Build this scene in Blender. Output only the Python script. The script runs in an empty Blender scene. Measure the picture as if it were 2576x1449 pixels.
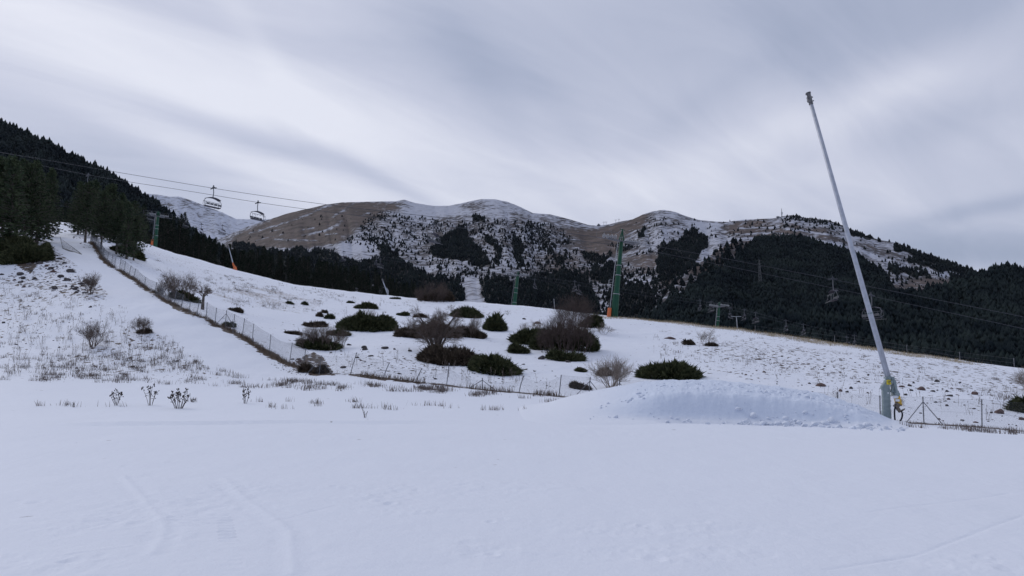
import bpy, math, random
import numpy as np
from mathutils import Vector, Matrix
R = random.Random(7)
NR = np.random.default_rng(11)
C = bpy.context.scene.collection
rad = math.radians

# ------------------------------------------------------------------ camera model (measurements are in a 2576 x 1449 frame)
F, CX, CY, HOR = 1860.0, 1288.0, 724.5, 955.0
TH = math.atan((HOR - CY) / F)
CAMZ = 1.6
def ray(px, py):
    a = (np.asarray(px, float) - CX) / F; b = (CY - np.asarray(py, float)) / F
    dy = math.cos(TH) - b * math.sin(TH); dz = math.sin(TH) + b * math.cos(TH)
    return a / dy, dz / dy
def P(px, py, Y):
    u, w = ray(px, py)
    return np.stack(np.broadcast_arrays(u * Y, Y, CAMZ + w * Y), -1)

# ------------------------------------------------------------------ numpy helpers
_T = NR.random((256, 256))
def vnoise(x, y, s=0):
    x = np.asarray(x, float) + 17.3 * s; y = np.asarray(y, float) + 9.1 * s
    xi = np.floor(x).astype(int); yi = np.floor(y).astype(int)
    fx = x - xi; fy = y - yi; fx = fx * fx * (3 - 2 * fx); fy = fy * fy * (3 - 2 * fy)
    g = lambda i, j: _T[(i + 37 * s) & 255, (j + 11 * s) & 255]
    return (g(xi, yi) * (1 - fx) * (1 - fy) + g(xi + 1, yi) * fx * (1 - fy) + g(xi, yi + 1) * (1 - fx) * fy + g(xi + 1, yi + 1) * fx * fy) * 2 - 1
def fbm(x, y, o=4, s=0):
    t = 0; a = 1; k = 0
    for i in range(o):
        t = t + a * vnoise(x * 2 ** i, y * 2 ** i, s + i); k += a; a *= .5
    return t / k
def sstep(x, a=0., b=1.):
    t = np.clip((x - a) / (b - a), 0, 1); return t * t * (3 - 2 * t)
def inpoly(x, y, poly):
    x = np.asarray(x, float); y = np.asarray(y, float); r = np.zeros(x.shape, bool); n = len(poly)
    for i in range(n):
        x0, y0 = poly[i]; x1, y1 = poly[(i + 1) % n]
        if y0 == y1: continue
        c = ((y0 > y) != (y1 > y)) & (x < (x1 - x0) * (y - y0) / (y1 - y0) + x0)
        r ^= c
    return r
def pdist(x, y, line):
    d = np.full(np.shape(x), 1e9)
    for (x0, y0), (x1, y1) in zip(line[:-1], line[1:]):
        dx, dy = x1 - x0, y1 - y0; t = np.clip(((x - x0) * dx + (y - y0) * dy) / (dx * dx + dy * dy + 1e-9), 0, 1)
        d = np.minimum(d, np.hypot(x - x0 - t * dx, y - y0 - t * dy))
    return d

# ------------------------------------------------------------------ materials
def mat(name, col, rough=.7, metal=0., bump=None, var=None, spec=.3):
    m = bpy.data.materials.new(name); m.use_nodes = True; n = m.node_tree.nodes; l = m.node_tree.links
    b = n['Principled BSDF']; b.inputs['Base Color'].default_value = (*col, 1); b.inputs['Roughness'].default_value = rough
    b.inputs['Metallic'].default_value = metal; b.inputs['Specular IOR Level'].default_value = spec
    geo = n.new('ShaderNodeNewGeometry')
    if var:
        col2, sc = var[:2]; t = n.new('ShaderNodeTexNoise'); t.inputs['Scale'].default_value = sc; t.inputs['Detail'].default_value = 3
        l.new(geo.outputs['Position'], t.inputs['Vector'])
        rm = n.new('ShaderNodeMapRange'); rm.inputs[1].default_value = .38; rm.inputs[2].default_value = .62
        l.new(t.outputs['Fac'], rm.inputs[0])
        mx = n.new('ShaderNodeMixRGB'); mx.inputs[1].default_value = (*col, 1); mx.inputs[2].default_value = (*col2, 1)
        l.new(rm.outputs[0], mx.inputs[0]); l.new(mx.outputs[0], b.inputs['Base Color'])
    if bump:
        sc, st, d = bump; t = n.new('ShaderNodeTexNoise'); t.inputs['Scale'].default_value = sc; t.inputs['Detail'].default_value = 5
        l.new(geo.outputs['Position'], t.inputs['Vector'])
        bp = n.new('ShaderNodeBump'); bp.inputs['Strength'].default_value = st; bp.inputs['Distance'].default_value = d
        l.new(t.outputs['Fac'], bp.inputs['Height']); l.new(bp.outputs[0], b.inputs['Normal'])
    return m
SNOW = (.76, .79, .865)
def snow_ground():
    m = mat('thin snow over turf', SNOW, .65, spec=.2); n = m.node_tree.nodes; l = m.node_tree.links; b = n['Principled BSDF']
    geo = n.new('ShaderNodeNewGeometry'); 
    def noise(sc, d, mp=None):
        t = n.new('ShaderNodeTexNoise'); t.inputs['Scale'].default_value = sc; t.inputs['Detail'].default_value = d
        if mp:
            v = n.new('ShaderNodeMapping'); v.inputs['Scale'].default_value = mp; l.new(geo.outputs['Position'], v.inputs[0]); l.new(v.outputs[0], t.inputs['Vector'])
        else: l.new(geo.outputs['Position'], t.inputs['Vector'])
        return t.outputs['Fac']
    def attr(nm):
        a = n.new('ShaderNodeAttribute'); a.attribute_name = nm; return a.outputs['Fac']
    def ma(op, a, c, cl=False):
        x = n.new('ShaderNodeMath'); x.operation = op; x.use_clamp = cl
        for i, v in enumerate((a, c)):
            if isinstance(v, (int, float)): x.inputs[i].default_value = v
            else: l.new(v, x.inputs[i])
        return x.outputs[0]
    def mix(f, a, c):
        x = n.new('ShaderNodeMixRGB'); l.new(f, x.inputs[0])
        for i, v in ((1, a), (2, c)):
            if isinstance(v, tuple): x.inputs[i].default_value = (*v, 1)
            else: l.new(v, x.inputs[i])
        return x.outputs[0]
    straw = mix(noise(6, 3), (.16, .12, .10), (.30, .23, .17))
    soil = mix(noise(3, 4), (.035, .028, .027), (.13, .09, .07))
    # sparse specks of turf and stones poking through
    sp = attr('speck')
    big = ma('MULTIPLY', ma('SUBTRACT', ma('ADD', noise(2.6, 5, (1, .8, 1)), ma('MULTIPLY', sp, .24)), .765), 26, True)
    fine = ma('MULTIPLY', ma('SUBTRACT', ma('ADD', noise(9.5, 3), ma('MULTIPLY', sp, .2)), .775), 14, True)
    br = ma('MULTIPLY', ma('SUBTRACT', ma('ADD', attr('brown'), ma('MULTIPLY', ma('SUBTRACT', noise(2.2, 6), .5), 2.2)), .5), 6, True)
    stw = ma('MULTIPLY', ma('SUBTRACT', ma('ADD', attr('straw'), ma('MULTIPLY', ma('SUBTRACT', noise(3.5, 6), .5), 2.4)), .62), 2.2, True)
    tint = mix(ma('MULTIPLY', noise(.5, 3), .5), SNOW, (.72, .75, .82))
    c = mix(stw, tint, straw)
    c = mix(ma('MULTIPLY', fine, .75), c, soil)
    c = mix(big, c, soil)
    c = mix(br, c, mix(noise(4, 4), (.035, .028, .024), (.12, .084, .064)))
    l.new(c, b.inputs['Base Color'])
    h = ma('ADD', ma('MULTIPLY', noise(7, 6), .6), ma('MULTIPLY', noise(1.2, 4, (1, .45, 1)), 2.0))
    h = ma('ADD', h, ma('MULTIPLY', noise(38, 4), .22))
    bp = n.new('ShaderNodeBump'); bp.inputs['Strength'].default_value = .6; bp.inputs['Distance'].default_value = .035
    l.new(h, bp.inputs['Height']); l.new(bp.outputs[0], b.inputs['Normal'])
    return m
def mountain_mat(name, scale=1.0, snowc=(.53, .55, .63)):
    m = mat(name, (.5, .5, .5), .8, spec=.1); n = m.node_tree.nodes; l = m.node_tree.links; b = n['Principled BSDF']
    geo = n.new('ShaderNodeNewGeometry')
    def noise(sc, d, mp=(1, 1, 1)):
        t = n.new('ShaderNodeTexNoise'); t.inputs['Scale'].default_value = sc; t.inputs['Detail'].default_value = d; t.inputs['Roughness'].default_value = .65
        v = n.new('ShaderNodeMapping'); v.inputs['Scale'].default_value = mp; l.new(geo.outputs['Position'], v.inputs[0]); l.new(v.outputs[0], t.inputs['Vector'])
        return t.outputs['Fac']
    def ma(op, a, c, cl=False):
        x = n.new('ShaderNodeMath'); x.operation = op; x.use_clamp = cl
        for i, v in enumerate((a, c)):
            if isinstance(v, (int, float)): x.inputs[i].default_value = v
            else: l.new(v, x.inputs[i])
        return x.outputs[0]
    def mix(f, a, c):
        x = n.new('ShaderNodeMixRGB'); l.new(f, x.inputs[0])
        for i, v in ((1, a), (2, c)):
            if isinstance(v, tuple): x.inputs[i].default_value = (*v, 1)
            else: l.new(v, x.inputs[i])
        return x.outputs[0]
    at = n.new('ShaderNodeAttribute'); at.attribute_name = 'snow'; fo = n.new('ShaderNodeAttribute'); fo.attribute_name = 'wood'
    br = ma('ADD', ma('MULTIPLY', ma('SUBTRACT', noise(.010 * scale, 7, (.8, .5, 1.5)), .5), 1.9), ma('MULTIPLY', ma('SUBTRACT', noise(.075 * scale, 7, (.55, .6, 1.3)), .5), 3.6))
    f = ma('MULTIPLY', ma('SUBTRACT', ma('ADD', at.outputs['Fac'], br), .28), 1.5, True)
    grass = mix(ma('MULTIPLY', ma('SUBTRACT', noise(.03, 6, (.5, .6, 1.6)), .3), 2.4, True), (.050, .041, .040), (.165, .130, .115))
    sn = mix(noise(.02, 6), snowc, tuple(v * .72 for v in snowc))
    grass = mix(ma('MULTIPLY', ma('SUBTRACT', at.outputs['Fac'], .12), 3.5, True), grass, mix(noise(.05, 5), (.035, .034, .038), (.12, .105, .105)))
    c1 = mix(f, grass, sn)
    ff = ma('MULTIPLY', ma('SUBTRACT', ma('ADD', fo.outputs['Fac'], ma('MULTIPLY', ma('SUBTRACT', noise(.03, 5), .5), 1.2)), .45), 5, True)
    l.new(mix(ff, c1, (.018, .020, .021)), b.inputs['Base Color'])
    bp = n.new('ShaderNodeBump'); bp.inputs['Strength'].default_value = .8; bp.inputs['Distance'].default_value = 12
    l.new(noise(.02, 7), bp.inputs['Height']); l.new(bp.outputs[0], b.inputs['Normal'])
    return m
M = {}
M['ground'] = snow_ground()
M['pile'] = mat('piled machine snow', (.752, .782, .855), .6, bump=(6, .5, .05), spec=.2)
def _icy_shade():  # bluer machine snow colour, also painted darker for the shade on the cut face
    t = M['pile'].node_tree; a = t.nodes.new('ShaderNodeAttribute'); a.attribute_name = 'icy_shade'; x = t.nodes.new('ShaderNodeMixRGB'); x.inputs[1].default_value = (.752, .782, .855, 1); x.inputs[2].default_value = (.63, .69, .805, 1)
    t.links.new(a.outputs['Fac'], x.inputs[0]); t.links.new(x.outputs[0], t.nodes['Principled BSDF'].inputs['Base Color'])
_icy_shade()
M['mount'] = mountain_mat('snow and dry grass mountainside')
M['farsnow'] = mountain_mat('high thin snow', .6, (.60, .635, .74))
M['needle'] = mat('dark pine needles', (.016, .025, .020), .85, var=((.034, .048, .032), .9), spec=.05)
M['needle2'] = mat('near pine needles', (.036, .055, .033), .8, var=((.085, .108, .058), 1.3), spec=.1)
M['farneedle'] = mat('far conifer foliage', (.009, .014, .018), .95, var=((.024, .033, .033), .02), spec=.02)
M['juniper'] = mat('juniper foliage', (.030, .038, .019), .85, var=((.095, .10, .05), 3.2), spec=.1)
M['juniperb'] = mat('browned juniper foliage', (.055, .042, .033), .85, var=((.11, .085, .062), 2.5), spec=.1)
M['bark'] = mat('grey bark', (.085, .07, .062), .9, var=((.15, .13, .115), 4))
M['twig'] = mat('bare brown twigs', (.11, .082, .07), .9, var=((.17, .135, .115), 3))
M['twigd'] = mat('dark reddish brown twigs', (.065, .047, .042), .9, var=((.11, .082, .072), 3))
M['twigl'] = mat('pale bare twigs', (.20, .165, .14), .9, var=((.28, .235, .20), 3))
M['dry'] = mat('dry grass', (.10, .08, .075), .9, var=((.20, .16, .135), 3))
M['straw'] = mat('straw grass', (.36, .28, .17), .9, var=((.46, .37, .24), 2))
M['browng'] = mat('brown ditch grass', (.10, .070, .052), .9, var=((.20, .145, .10), 2))
M['seed'] = mat('dead seed heads', (.055, .042, .038), .9)
M['rock'] = mat('dark stone', (.045, .042, .045), .85, bump=(6, .6, .05), var=((.095, .08, .078), 5))
M['rockr'] = mat('reddish stone', (.085, .052, .048), .85, bump=(6, .6, .05), var=((.15, .105, .095), 5))
M['galv'] = mat('galvanised steel', (.30, .31, .33), .5, .55, var=((.42, .43, .46), 8))
M['post'] = mat('weathered steel post', (.13, .135, .15), .6, .4, var=((.24, .24, .26), 9))
M['net'] = mat('wire netting', (.16, .165, .18), .6, .3)
M['chairm'] = mat('dull chair frame steel', (.15, .155, .17), .6, .3)
M['cable'] = mat('steel haul rope', (.07, .075, .09), .6, .3)
M['green'] = mat('green painted steel', (.009, .062, .034), .5, var=((.013, .080, .044), 1.5))
M['orange'] = mat('orange safety pad', (.62, .15, .05), .7, var=((.70, .20, .08), 3))
M['gun'] = mat('grey green painted steel', (.215, .262, .268), .5, var=((.27, .32, .325), 6), bump=(30, .1, .005))
M['alu'] = mat('brushed aluminium', (.42, .44, .49), .5, .25, var=((.50, .52, .58), 4))
M['head'] = mat('worn nozzle metal', (.11, .11, .12), .6, .3, var=((.24, .23, .23), 12))
M['yellow'] = mat('yellow label paint', (.70, .56, .03), .6)
M['amber'] = mat('amber yellow plastic', (.62, .38, .05), .5)
M['hose'] = mat('black rubber hose', (.012, .012, .02), .45)
M['dark'] = mat('dark vinyl seat', (.035, .035, .055), .6)
M['white'] = mat('white label', (.75, .76, .78), .6)
M['brass'] = mat('dull crank metal', (.17, .14, .12), .5, .5)
M['pad'] = mat('concrete', (.35, .35, .34), .9)
M['wall'] = mat('grey render wall', (.20, .20, .22), .9)

# ------------------------------------------------------------------ object helpers
def tag(o, label=None, cat=None, group=None, kind=None):
    if label: o['label'] = label
    if cat: o['category'] = cat
    if group: o['group'] = group
    if kind: o['kind'] = kind
    return o
def link(name, me, parent=None, loc=None):
    o = bpy.data.objects.new(name, me); C.objects.link(o)
    if parent: o.parent = parent
    if loc is not None: o.location = loc
    return o
def empty(name, loc, label, cat, group=None, rz=0):
    o = bpy.data.objects.new(name, None); C.objects.link(o); o.empty_display_size = .2
    o.location = loc; o.rotation_euler.z = rz; tag(o, label, cat, group); return o
def mesh_np(name, V, faces, material, smooth=False, attrs=None):
    """faces: int array (n,3) or (n,4)"""
    me = bpy.data.meshes.new(name); V = np.ascontiguousarray(V, np.float32); faces = np.ascontiguousarray(faces, np.int32)
    n, k = faces.shape
    me.vertices.add(len(V)); me.vertices.foreach_set('co', V.ravel())
    me.loops.add(n * k); me.loops.foreach_set('vertex_index', faces.ravel())
    me.polygons.add(n); me.polygons.foreach_set('loop_start', np.arange(0, n * k, k, dtype=np.int32))
    me.polygons.foreach_set('loop_total', np.full(n, k, np.int32))
    if smooth: me.polygons.foreach_set('use_smooth', np.ones(n, bool))
    for an, av in (attrs or {}).items():
        a = me.attributes.new(an, 'FLOAT', 'POINT'); a.data.foreach_set('value', np.ascontiguousarray(av, np.float32).ravel())
    me.materials.append(material); me.update(calc_edges=True); return me
def grid_faces(nr, nc):
    i = np.arange(nr * nc).reshape(nr, nc)
    return np.stack([i[:-1, :-1], i[:-1, 1:], i[1:, 1:], i[1:, :-1]], -1).reshape(-1, 4)
def seg_arrays(segs, sides=3):
    S = np.asarray(segs, float); p0 = S[:, 0:3]; p1 = S[:, 3:6]; r0 = S[:, 6:7]; r1 = S[:, 7:8]
    d = p1 - p0; d /= np.linalg.norm(d, axis=1, keepdims=True) + 1e-9
    up = np.where(np.abs(d[:, 2:3]) > .9, [[1., 0, 0]], [[0, 0, 1.]])
    a = np.cross(d, up); a /= np.linalg.norm(a, axis=1, keepdims=True) + 1e-9; b = np.cross(d, a)
    V = []
    for r, p in ((r0, p0), (r1, p1)):
        for k in range(sides):
            t = 2 * math.pi * k / sides; V.append(p + r * (a * math.cos(t) + b * math.sin(t)))
    V = np.stack(V, 1); n = len(S); base = (np.arange(n) * 2 * sides)[:, None]
    Fq = np.concatenate([base + np.array([[k, (k + 1) % sides, sides + (k + 1) % sides, sides + k]]) for k in range(sides)], 0)
    return V.reshape(-1, 3), Fq
def seg_mesh(name, segs, material, sides=3, smooth=True):
    V, Fq = seg_arrays(segs, sides); return mesh_np(name, V, Fq, material, smooth)
def path_segs(pts, r0, r1=None):
    r1 = r0 if r1 is None else r1; n = len(pts) - 1; o = []
    for i in range(n):
        o.append([*pts[i], *pts[i + 1], r0 + (r1 - r0) * i / n, r0 + (r1 - r0) * (i + 1) / n])
    return o
class MB:
    """collects boxes, tubes and prisms into one mesh"""
    def __init__(s): s.v = []; s.f = []
    def add(s, v, f):
        b = len(s.v); s.v += [tuple(map(float, p)) for p in v]; s.f += [tuple(b + i for i in q) for q in f]
    def box(s, c, d, rot=None, taper=1., bev=0.):
        x, y, z = (k / 2 for k in d); m = rot or Matrix.Identity(3); c = Vector(c)
        b = min(bev, x * .9, y * .9)
        def ring(zz, t):
            xx, yy = x * t, y * t
            if b: q = [(-xx + b, -yy), (xx - b, -yy), (xx, -yy + b), (xx, yy - b), (xx - b, yy), (-xx + b, yy), (-xx, yy - b), (-xx, -yy + b)]
            else: q = [(-xx, -yy), (xx, -yy), (xx, yy), (-xx, yy)]
            return [c + m @ Vector((u, w, zz)) for u, w in q]
        a = ring(-z, 1); e = ring(z, taper); n = len(a)
        s.add(a + e, [tuple(reversed(range(n)))] + [tuple(range(n, 2 * n))] + [(i, (i + 1) % n, n + (i + 1) % n, n + i) for i in range(n)])
    def tube(s, pts, r, r1=None, n=8, cap=True):
        r1 = r if r1 is None else r1; pts = [Vector(p) for p in pts]; rings = []; N = len(pts); prev = None
        for i, p in enumerate(pts):
            d = (pts[min(i + 1, N - 1)] - pts[max(i - 1, 0)]).normalized()
            if prev is None: a = d.orthogonal().normalized()
            else: a = (prev - d * prev.dot(d)).normalized()
            prev = a; b = d.cross(a); rr = r + (r1 - r) * i / max(N - 1, 1)
            rings.append([p + rr * (a * math.cos(2 * math.pi * k / n) + b * math.sin(2 * math.pi * k / n)) for k in range(n)])
        v = [q for g in rings for q in g]; f = []
        for i in range(N - 1):
            for k in range(n): f.append((i * n + k, i * n + (k + 1) % n, (i + 1) * n + (k + 1) % n, (i + 1) * n + k))
        if cap: f += [tuple(reversed(range(n))), tuple(range((N - 1) * n, N * n))]
        s.add(v, f)
    def ring(s, c, axis, R0, r, n=16, k=5):
        ax = Vector(axis).normalized(); a = ax.orthogonal().normalized(); b = ax.cross(a); c = Vector(c)
        s.tube([c + R0 * (a * math.cos(2 * math.pi * i / n) + b * math.sin(2 * math.pi * i / n)) for i in range(n + 1)], r, n=k, cap=False)
    def disc(s, c, axis, R0, th, n=16):
        ax = Vector(axis).normalized() * th / 2; s.tube([Vector(c) - ax, Vector(c) + ax], R0, n=n)
    def build(s, name, material, parent=None, smooth=False, loc=None):
        me = bpy.data.meshes.new(name); me.from_pydata(s.v, [], s.f); me.materials.append(material)
        if smooth: me.polygons.foreach_set('use_smooth', [len(p.vertices) == 4 for p in me.polygons])
        me.update(); return link(name, me, parent, loc)
def copy_tree(o, parent=None):
    c = o.copy(); C.objects.link(c)
    if parent: c.parent = parent
    for ch in [x for x in o.children]: copy_tree(ch, c)
    return c

# ------------------------------------------------------------------ near terrain
COLS = {
 -900: [(25, 1035), (34, 975), (40, 920), (50, 800), (60, 680), (75, 580), (95, 500), (150, 440)],
 0: [(25, 1045), (34, 985), (40, 955), (50, 865), (60, 755), (75, 665), (95, 605), (130, 560), (170, 545)],
 120: [(25, 1046), (34, 988), (40, 960), (50, 870), (60, 755), (72, 660), (90, 615), (130, 575), (165, 556)],
 225: [(25, 1048), (34, 995), (40, 968), (48, 880), (58, 765), (68, 700), (80, 650), (92, 612), (115, 588), (155, 572)],
 450: [(25, 1050), (34, 1000), (40, 970), (45, 925), (52, 845), (59, 770), (70, 738), (95, 695), (120, 665), (150, 643)],
 700: [(25, 1055), (34, 1003), (40, 978), (45, 940), (49, 905), (58, 850), (75, 800), (95, 755), (120, 725), (140, 709)],
 780: [(25, 1057), (34, 1005), (40, 975), (44, 942), (52, 900), (62, 850), (80, 798), (100, 760), (137, 723)],
 1000: [(25, 1060), (34, 1010), (39, 980), (42, 955), (50, 912), (60, 862), (80, 805), (100, 772), (130, 745)],
 1300: [(25, 1063), (34, 1015), (38, 1000), (42, 985), (50, 940), (60, 890), (75, 838), (95, 790), (112, 769)],
 1550: [(25, 1066), (34, 1020), (41, 1000), (50, 948), (60, 900), (75, 846), (90, 812), (101, 796)],
 1800: [(25, 1070), (34, 1040), (39, 1008), (50, 952), (60, 908), (70, 870), (85, 835), (93, 821)],
 2200: [(25, 1080), (33, 1060), (38, 1035), (46, 985), (55, 935), (65, 898), (77, 875)],
 2576: [(25, 1098), (33, 1086), (38, 1055), (46, 1003), (56, 955), (66, 930)],
 3400: [(25, 1120), (33, 1105), (40, 1065), (50, 1010), (60, 980)]}
NS = 160; SG = np.linspace(0, 1, NS)
ks = sorted(COLS); YC_k = [COLS[k][-1][0] for k in ks]
pxg = np.linspace(-900, 3400, 431)
Wc = []
for k in ks:
    Yt = [a for a, b in COLS[k]]; w = [ray(k, b)[1] for a, b in COLS[k]]
    Wc.append(np.interp(25 + SG * (Yt[-1] - 25), Yt, w))
Wc = np.array(Wc)
Wg = np.stack([np.interp(pxg, ks, Wc[:, j]) for j in range(NS)], 1)
YCg = np.interp(pxg, ks, YC_k)
def blur(A, ax, k, it):
    for _ in range(it):
        pad = [(0, 0)] * A.ndim; pad[ax] = (k, k); B = np.pad(A, pad, mode='reflect', reflect_type='odd')
        cs = np.cumsum(np.insert(B, 0, 0, axis=ax), axis=ax); n = A.shape[ax]
        A = (np.take(cs, np.arange(2 * k + 1, 2 * k + 1 + n), axis=ax) - np.take(cs, np.arange(0, n), axis=ax)) / (2 * k + 1)
    return A
Wg = blur(Wg, 1, 4, 2); Wg = blur(Wg, 0, 5, 2); YCg = blur(YCg, 0, 8, 2)
UG = (pxg - CX) / F  # first-order column direction
def Yc_of(u): return np.interp(u, UG, YCg)
def w_of(u, s):
    i = np.clip(np.interp(u, UG, np.arange(len(UG))), 0, len(UG) - 1.001); j = np.clip(s, 0, 1) * (NS - 1.001)
    i0 = i.astype(int); j0 = j.astype(int); fi = i - i0; fj = j - j0
    return (Wg[i0, j0] * (1 - fi) * (1 - fj) + Wg[i0 + 1, j0] * fi * (1 - fj) + Wg[i0, j0 + 1] * (1 - fi) * fj + Wg[i0 + 1, j0 + 1] * fi * fj)
FLAT = lambda px, py: ((lambda u, w: (float(u * (-CAMZ / w)), float(-CAMZ / w)))(*ray(px, py)))
berm1 = [FLAT(*p) for p in [(310, 1200), (350, 1245), (410, 1310), (415, 1335), (385, 1390)]]
berm2 = [FLAT(*p) for p in [(565, 1205), (610, 1250), (700, 1310), (730, 1335), (738, 1440)]]
lip = [FLAT(*p) for p in [(60, 1099), (170, 1096), (500, 1091), (725, 1084), (1250, 1077)]]
tread1 = [FLAT(*p) for p in [(395, 1215), (425, 1325), (585, 1310), (545, 1250), (520, 1205)]]
tread2 = [FLAT(*p) for p in [(545, 1300), (585, 1300), (612, 1445), (560, 1445)]]
ski = [[FLAT(*p) for p in q] for q in ([(20, 1170), (160, 1140)], [(690, 1310), (850, 1268)], [(2190, 1292), (2420, 1262), (2540, 1240)], [(2576, 1300), (2300, 1400), (2080, 1435)], [(700, 1280), (760, 1295), (850, 1310)], [(140, 1400), (330, 1372)])]
crumbs = [(*FLAT(px, py), a, b) for px, py, a, b in [(60, 1420, .9, .5), (1215, 1382, .5, .3), (960, 1245, .6, 1.1), (1060, 1285, .5, .4), (480, 1265, 1.2, 1.6), (1240, 1225, 1.4, .9), (330, 1200, .4, .5), (640, 1225, .7, .5), (2450, 1420, .9, .4), (1700, 1390, 1.2, .4), (860, 1110, 1.6, .8), (1500, 1100, 3, 1.2), (1650, 1330, 1.5, .5), (190, 1320, .7, .5), (420, 1350, .35, .3)]]
foot = []
for q in ([(1180, 1215), (1290, 1205)], [(1200, 1245), (1290, 1237)], [(900, 1250), (960, 1262)], [(860, 1220), (990, 1270), (1060, 1290)], [(330, 1175), (420, 1165)], [(800, 1120), (1000, 1108)], [(0, 1400), (120, 1420)], [(1190, 1370), (1260, 1385)], [(2450, 1400), (2560, 1440)], [(40, 1265), (60, 1270)], [(1240, 1310), (1290, 1300)], [(1500, 1330), (1760, 1310)], [(1650, 1395), (1800, 1380)]):
    a = FLAT(*q[0]); b = FLAT(*q[-1]); L = math.dist(a, b); nn = max(2, int(L / .35))
    for i in range(nn):
        t = i / (nn - 1); foot.append((a[0] + (b[0] - a[0]) * t + R.uniform(-.12, .12), a[1] + (b[1] - a[1]) * t + R.uniform(-.15, .15), R.uniform(.045, .09), R.uniform(.006, .018)))
def detail(X, Y):
    h = .035 * fbm(X / 4, Y / 4, 3, 3) + .007 * fbm(X / .55, Y / .35, 3, 5)
    near = Y < 24
    if np.any(near):
        x = X[near]; y = Y[near]; q = np.zeros(x.shape)
        d = pdist(x, y, berm1); q += .009 * np.exp(-(d / .045) ** 2) - .006 * np.exp(-((d - .12) / .07) ** 2)
        d = pdist(x, y, berm2); q += .011 * np.exp(-(d / .05) ** 2) - .006 * np.exp(-((d - .15) / .08) ** 2)
        for s in ski: q -= .008 * np.exp(-(pdist(x, y, s) / .03) ** 2)
        for (cx_, cy_, wx_, wy_) in crumbs: q += .016 * fbm(x * 7, y * 5, 3, 8) * np.exp(-(((x - cx_) / wx_) ** 2 + ((y - cy_) / wy_) ** 2) ** 2)
        for tr in (tread1, tread2):
            m = inpoly(x, y, tr); q += m * (.013 * np.sin(y * 2 * math.pi / .16 + .8 * vnoise(x, y * .5, 4)) * (.5 + .5 * vnoise(x * 2, y * 1.5, 8)))
        for fx, fy, fr, fd in foot: 
            d2 = ((x - fx) ** 2 + ((y - fy) / 1.3) ** 2) / fr ** 2
            q += fd * (-np.exp(-d2) + .45 * np.exp(-(np.sqrt(d2) - 1.5) ** 2 * 4))
        h[near] += q
    m = (Y > 15) & (Y < 32)
    if np.any(m):
        # one-sided low step left by the groomer
        x = X[m]; y = Y[m]; lx = [p[0] for p in lip]; ly = [p[1] for p in lip]
        o = np.argsort(lx); yy = np.interp(x, np.array(lx)[o], np.array(ly)[o])
        inside = sstep(x, lx[0], lx[0] + 2) * (1 - sstep(x, lx[-1] - 2, lx[-1]))
        dd = y - yy + .06 * vnoise(x * 2.5, y, 3); h[m] += inside * .075 * (sstep(dd, -.08, .12) * np.exp(-np.clip(dd, 0, 9) / 2.) - .5 * np.exp(-((dd + .25) / .2) ** 2))
    return h
def H(u, Y, det=True):
    shp = np.broadcast_shapes(np.shape(u), np.shape(Y)); u = np.atleast_1d(np.asarray(u, float)); Y = np.atleast_1d(np.asarray(Y, float)); u, Y = np.broadcast_arrays(u, Y)
    # u here is the true x / Y; columns use the same direction to first order
    yc = Yc_of(u); s = (Y - 25) / (yc - 25)
    z1 = CAMZ + w_of(u, s) * np.minimum(Y, yc)
    z25 = CAMZ + w_of(u, np.zeros_like(u)) * 25
    z = np.where(Y < 25, z25 * sstep(Y, 13, 25), z1)
    d = np.maximum(Y - yc, 0); z = z - (.3 * d - 9 * (1 - np.exp(-d / 30)))
    z = np.maximum(z, -60 + 4 * vnoise(Y / 300, u * 9, 2))
    if det:
        amp = sstep(Y, 34, 48) * (1 - sstep(Y, 300, 600)); X = u * Y
        z = z + amp * (.22 * fbm(X / 5, Y / 7, 4, 6) + .05 * fbm(X / 1.1, Y / 1.1, 3, 9))
        z = z + detail(np.array(X), np.array(Y)) * (1 - sstep(Y, 200, 300))
    return z.reshape(shp) if shp else z[0]
_YS = np.concatenate([np.linspace(4, 60, 1200), np.linspace(60.1, 175, 1500)])
def G(px, py):
    """where the sight line through a measured point meets the ground"""
    u, w = ray(px, py); z = H(np.full(_YS.shape, float(u)), _YS, False); below = (CAMZ + w * _YS) <= z
    i = int(np.argmax(below)) if below.any() else int(np.argmin(np.abs((CAMZ + w * _YS) - z)))
    Y = _YS[i]; return np.array([float(u) * Y, Y, float(H(float(u), Y))])
def onground(x, y): return float(H(x / y, y))

# fence lines (base points), in the measuring frame
S2D = .644
FB = [(x * S2D, y * S2D) for x, y in [(352, 948), (372, 968), (388, 990), (402, 1010), (418, 1025), (434, 1037), (447, 1048), (466, 1055), (484, 1068), (502, 1080), (520, 1092), (562, 1122), (605, 1145), (630, 1163), (653, 1178), (680, 1191), (708, 1211), (738, 1227), (768, 1241), (805, 1251), (838, 1269), (879, 1284), (909, 1304), (945, 1321), (985, 1345), (1052, 1380), (1129, 1417), (1183, 1443), (1245, 1464), (1366, 1464), (1494, 1482), (1620, 1493), (1743, 1500), (1885, 1522), (2024, 1533), (2182, 1550), (2300, 1560)]]
FT = [None] * 9 + [(x * S2D, y * S2D) for x, y in [(510, 1038), (528, 1050), (568, 1080), (610, 1102), (634, 1118), (660, 1132), (686, 1137), (713, 1154), (741, 1182), (776, 1177), (806, 1187), (843, 1203), (882, 1216), (914, 1233), (952, 1250), (988, 1269), (1055, 1304), (1139, 1333), (1192, 1357), (1254, 1390), (1391, 1381), (1520, 1419), (1647, 1439), (1754, 1415), (1884, 1477), (2045, 1469), (2193, 1468), (2307, 1477)]]
FR = [(x * S2D, y * S2D) for x, y in [(2420, 1568), (2600, 1580), (2780, 1592), (2950, 1602), (3114, 1612), (3276, 1627), (3440, 1646), (3609, 1656), (3835, 1671), (4075, 1690), (4300, 1705)]]
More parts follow.
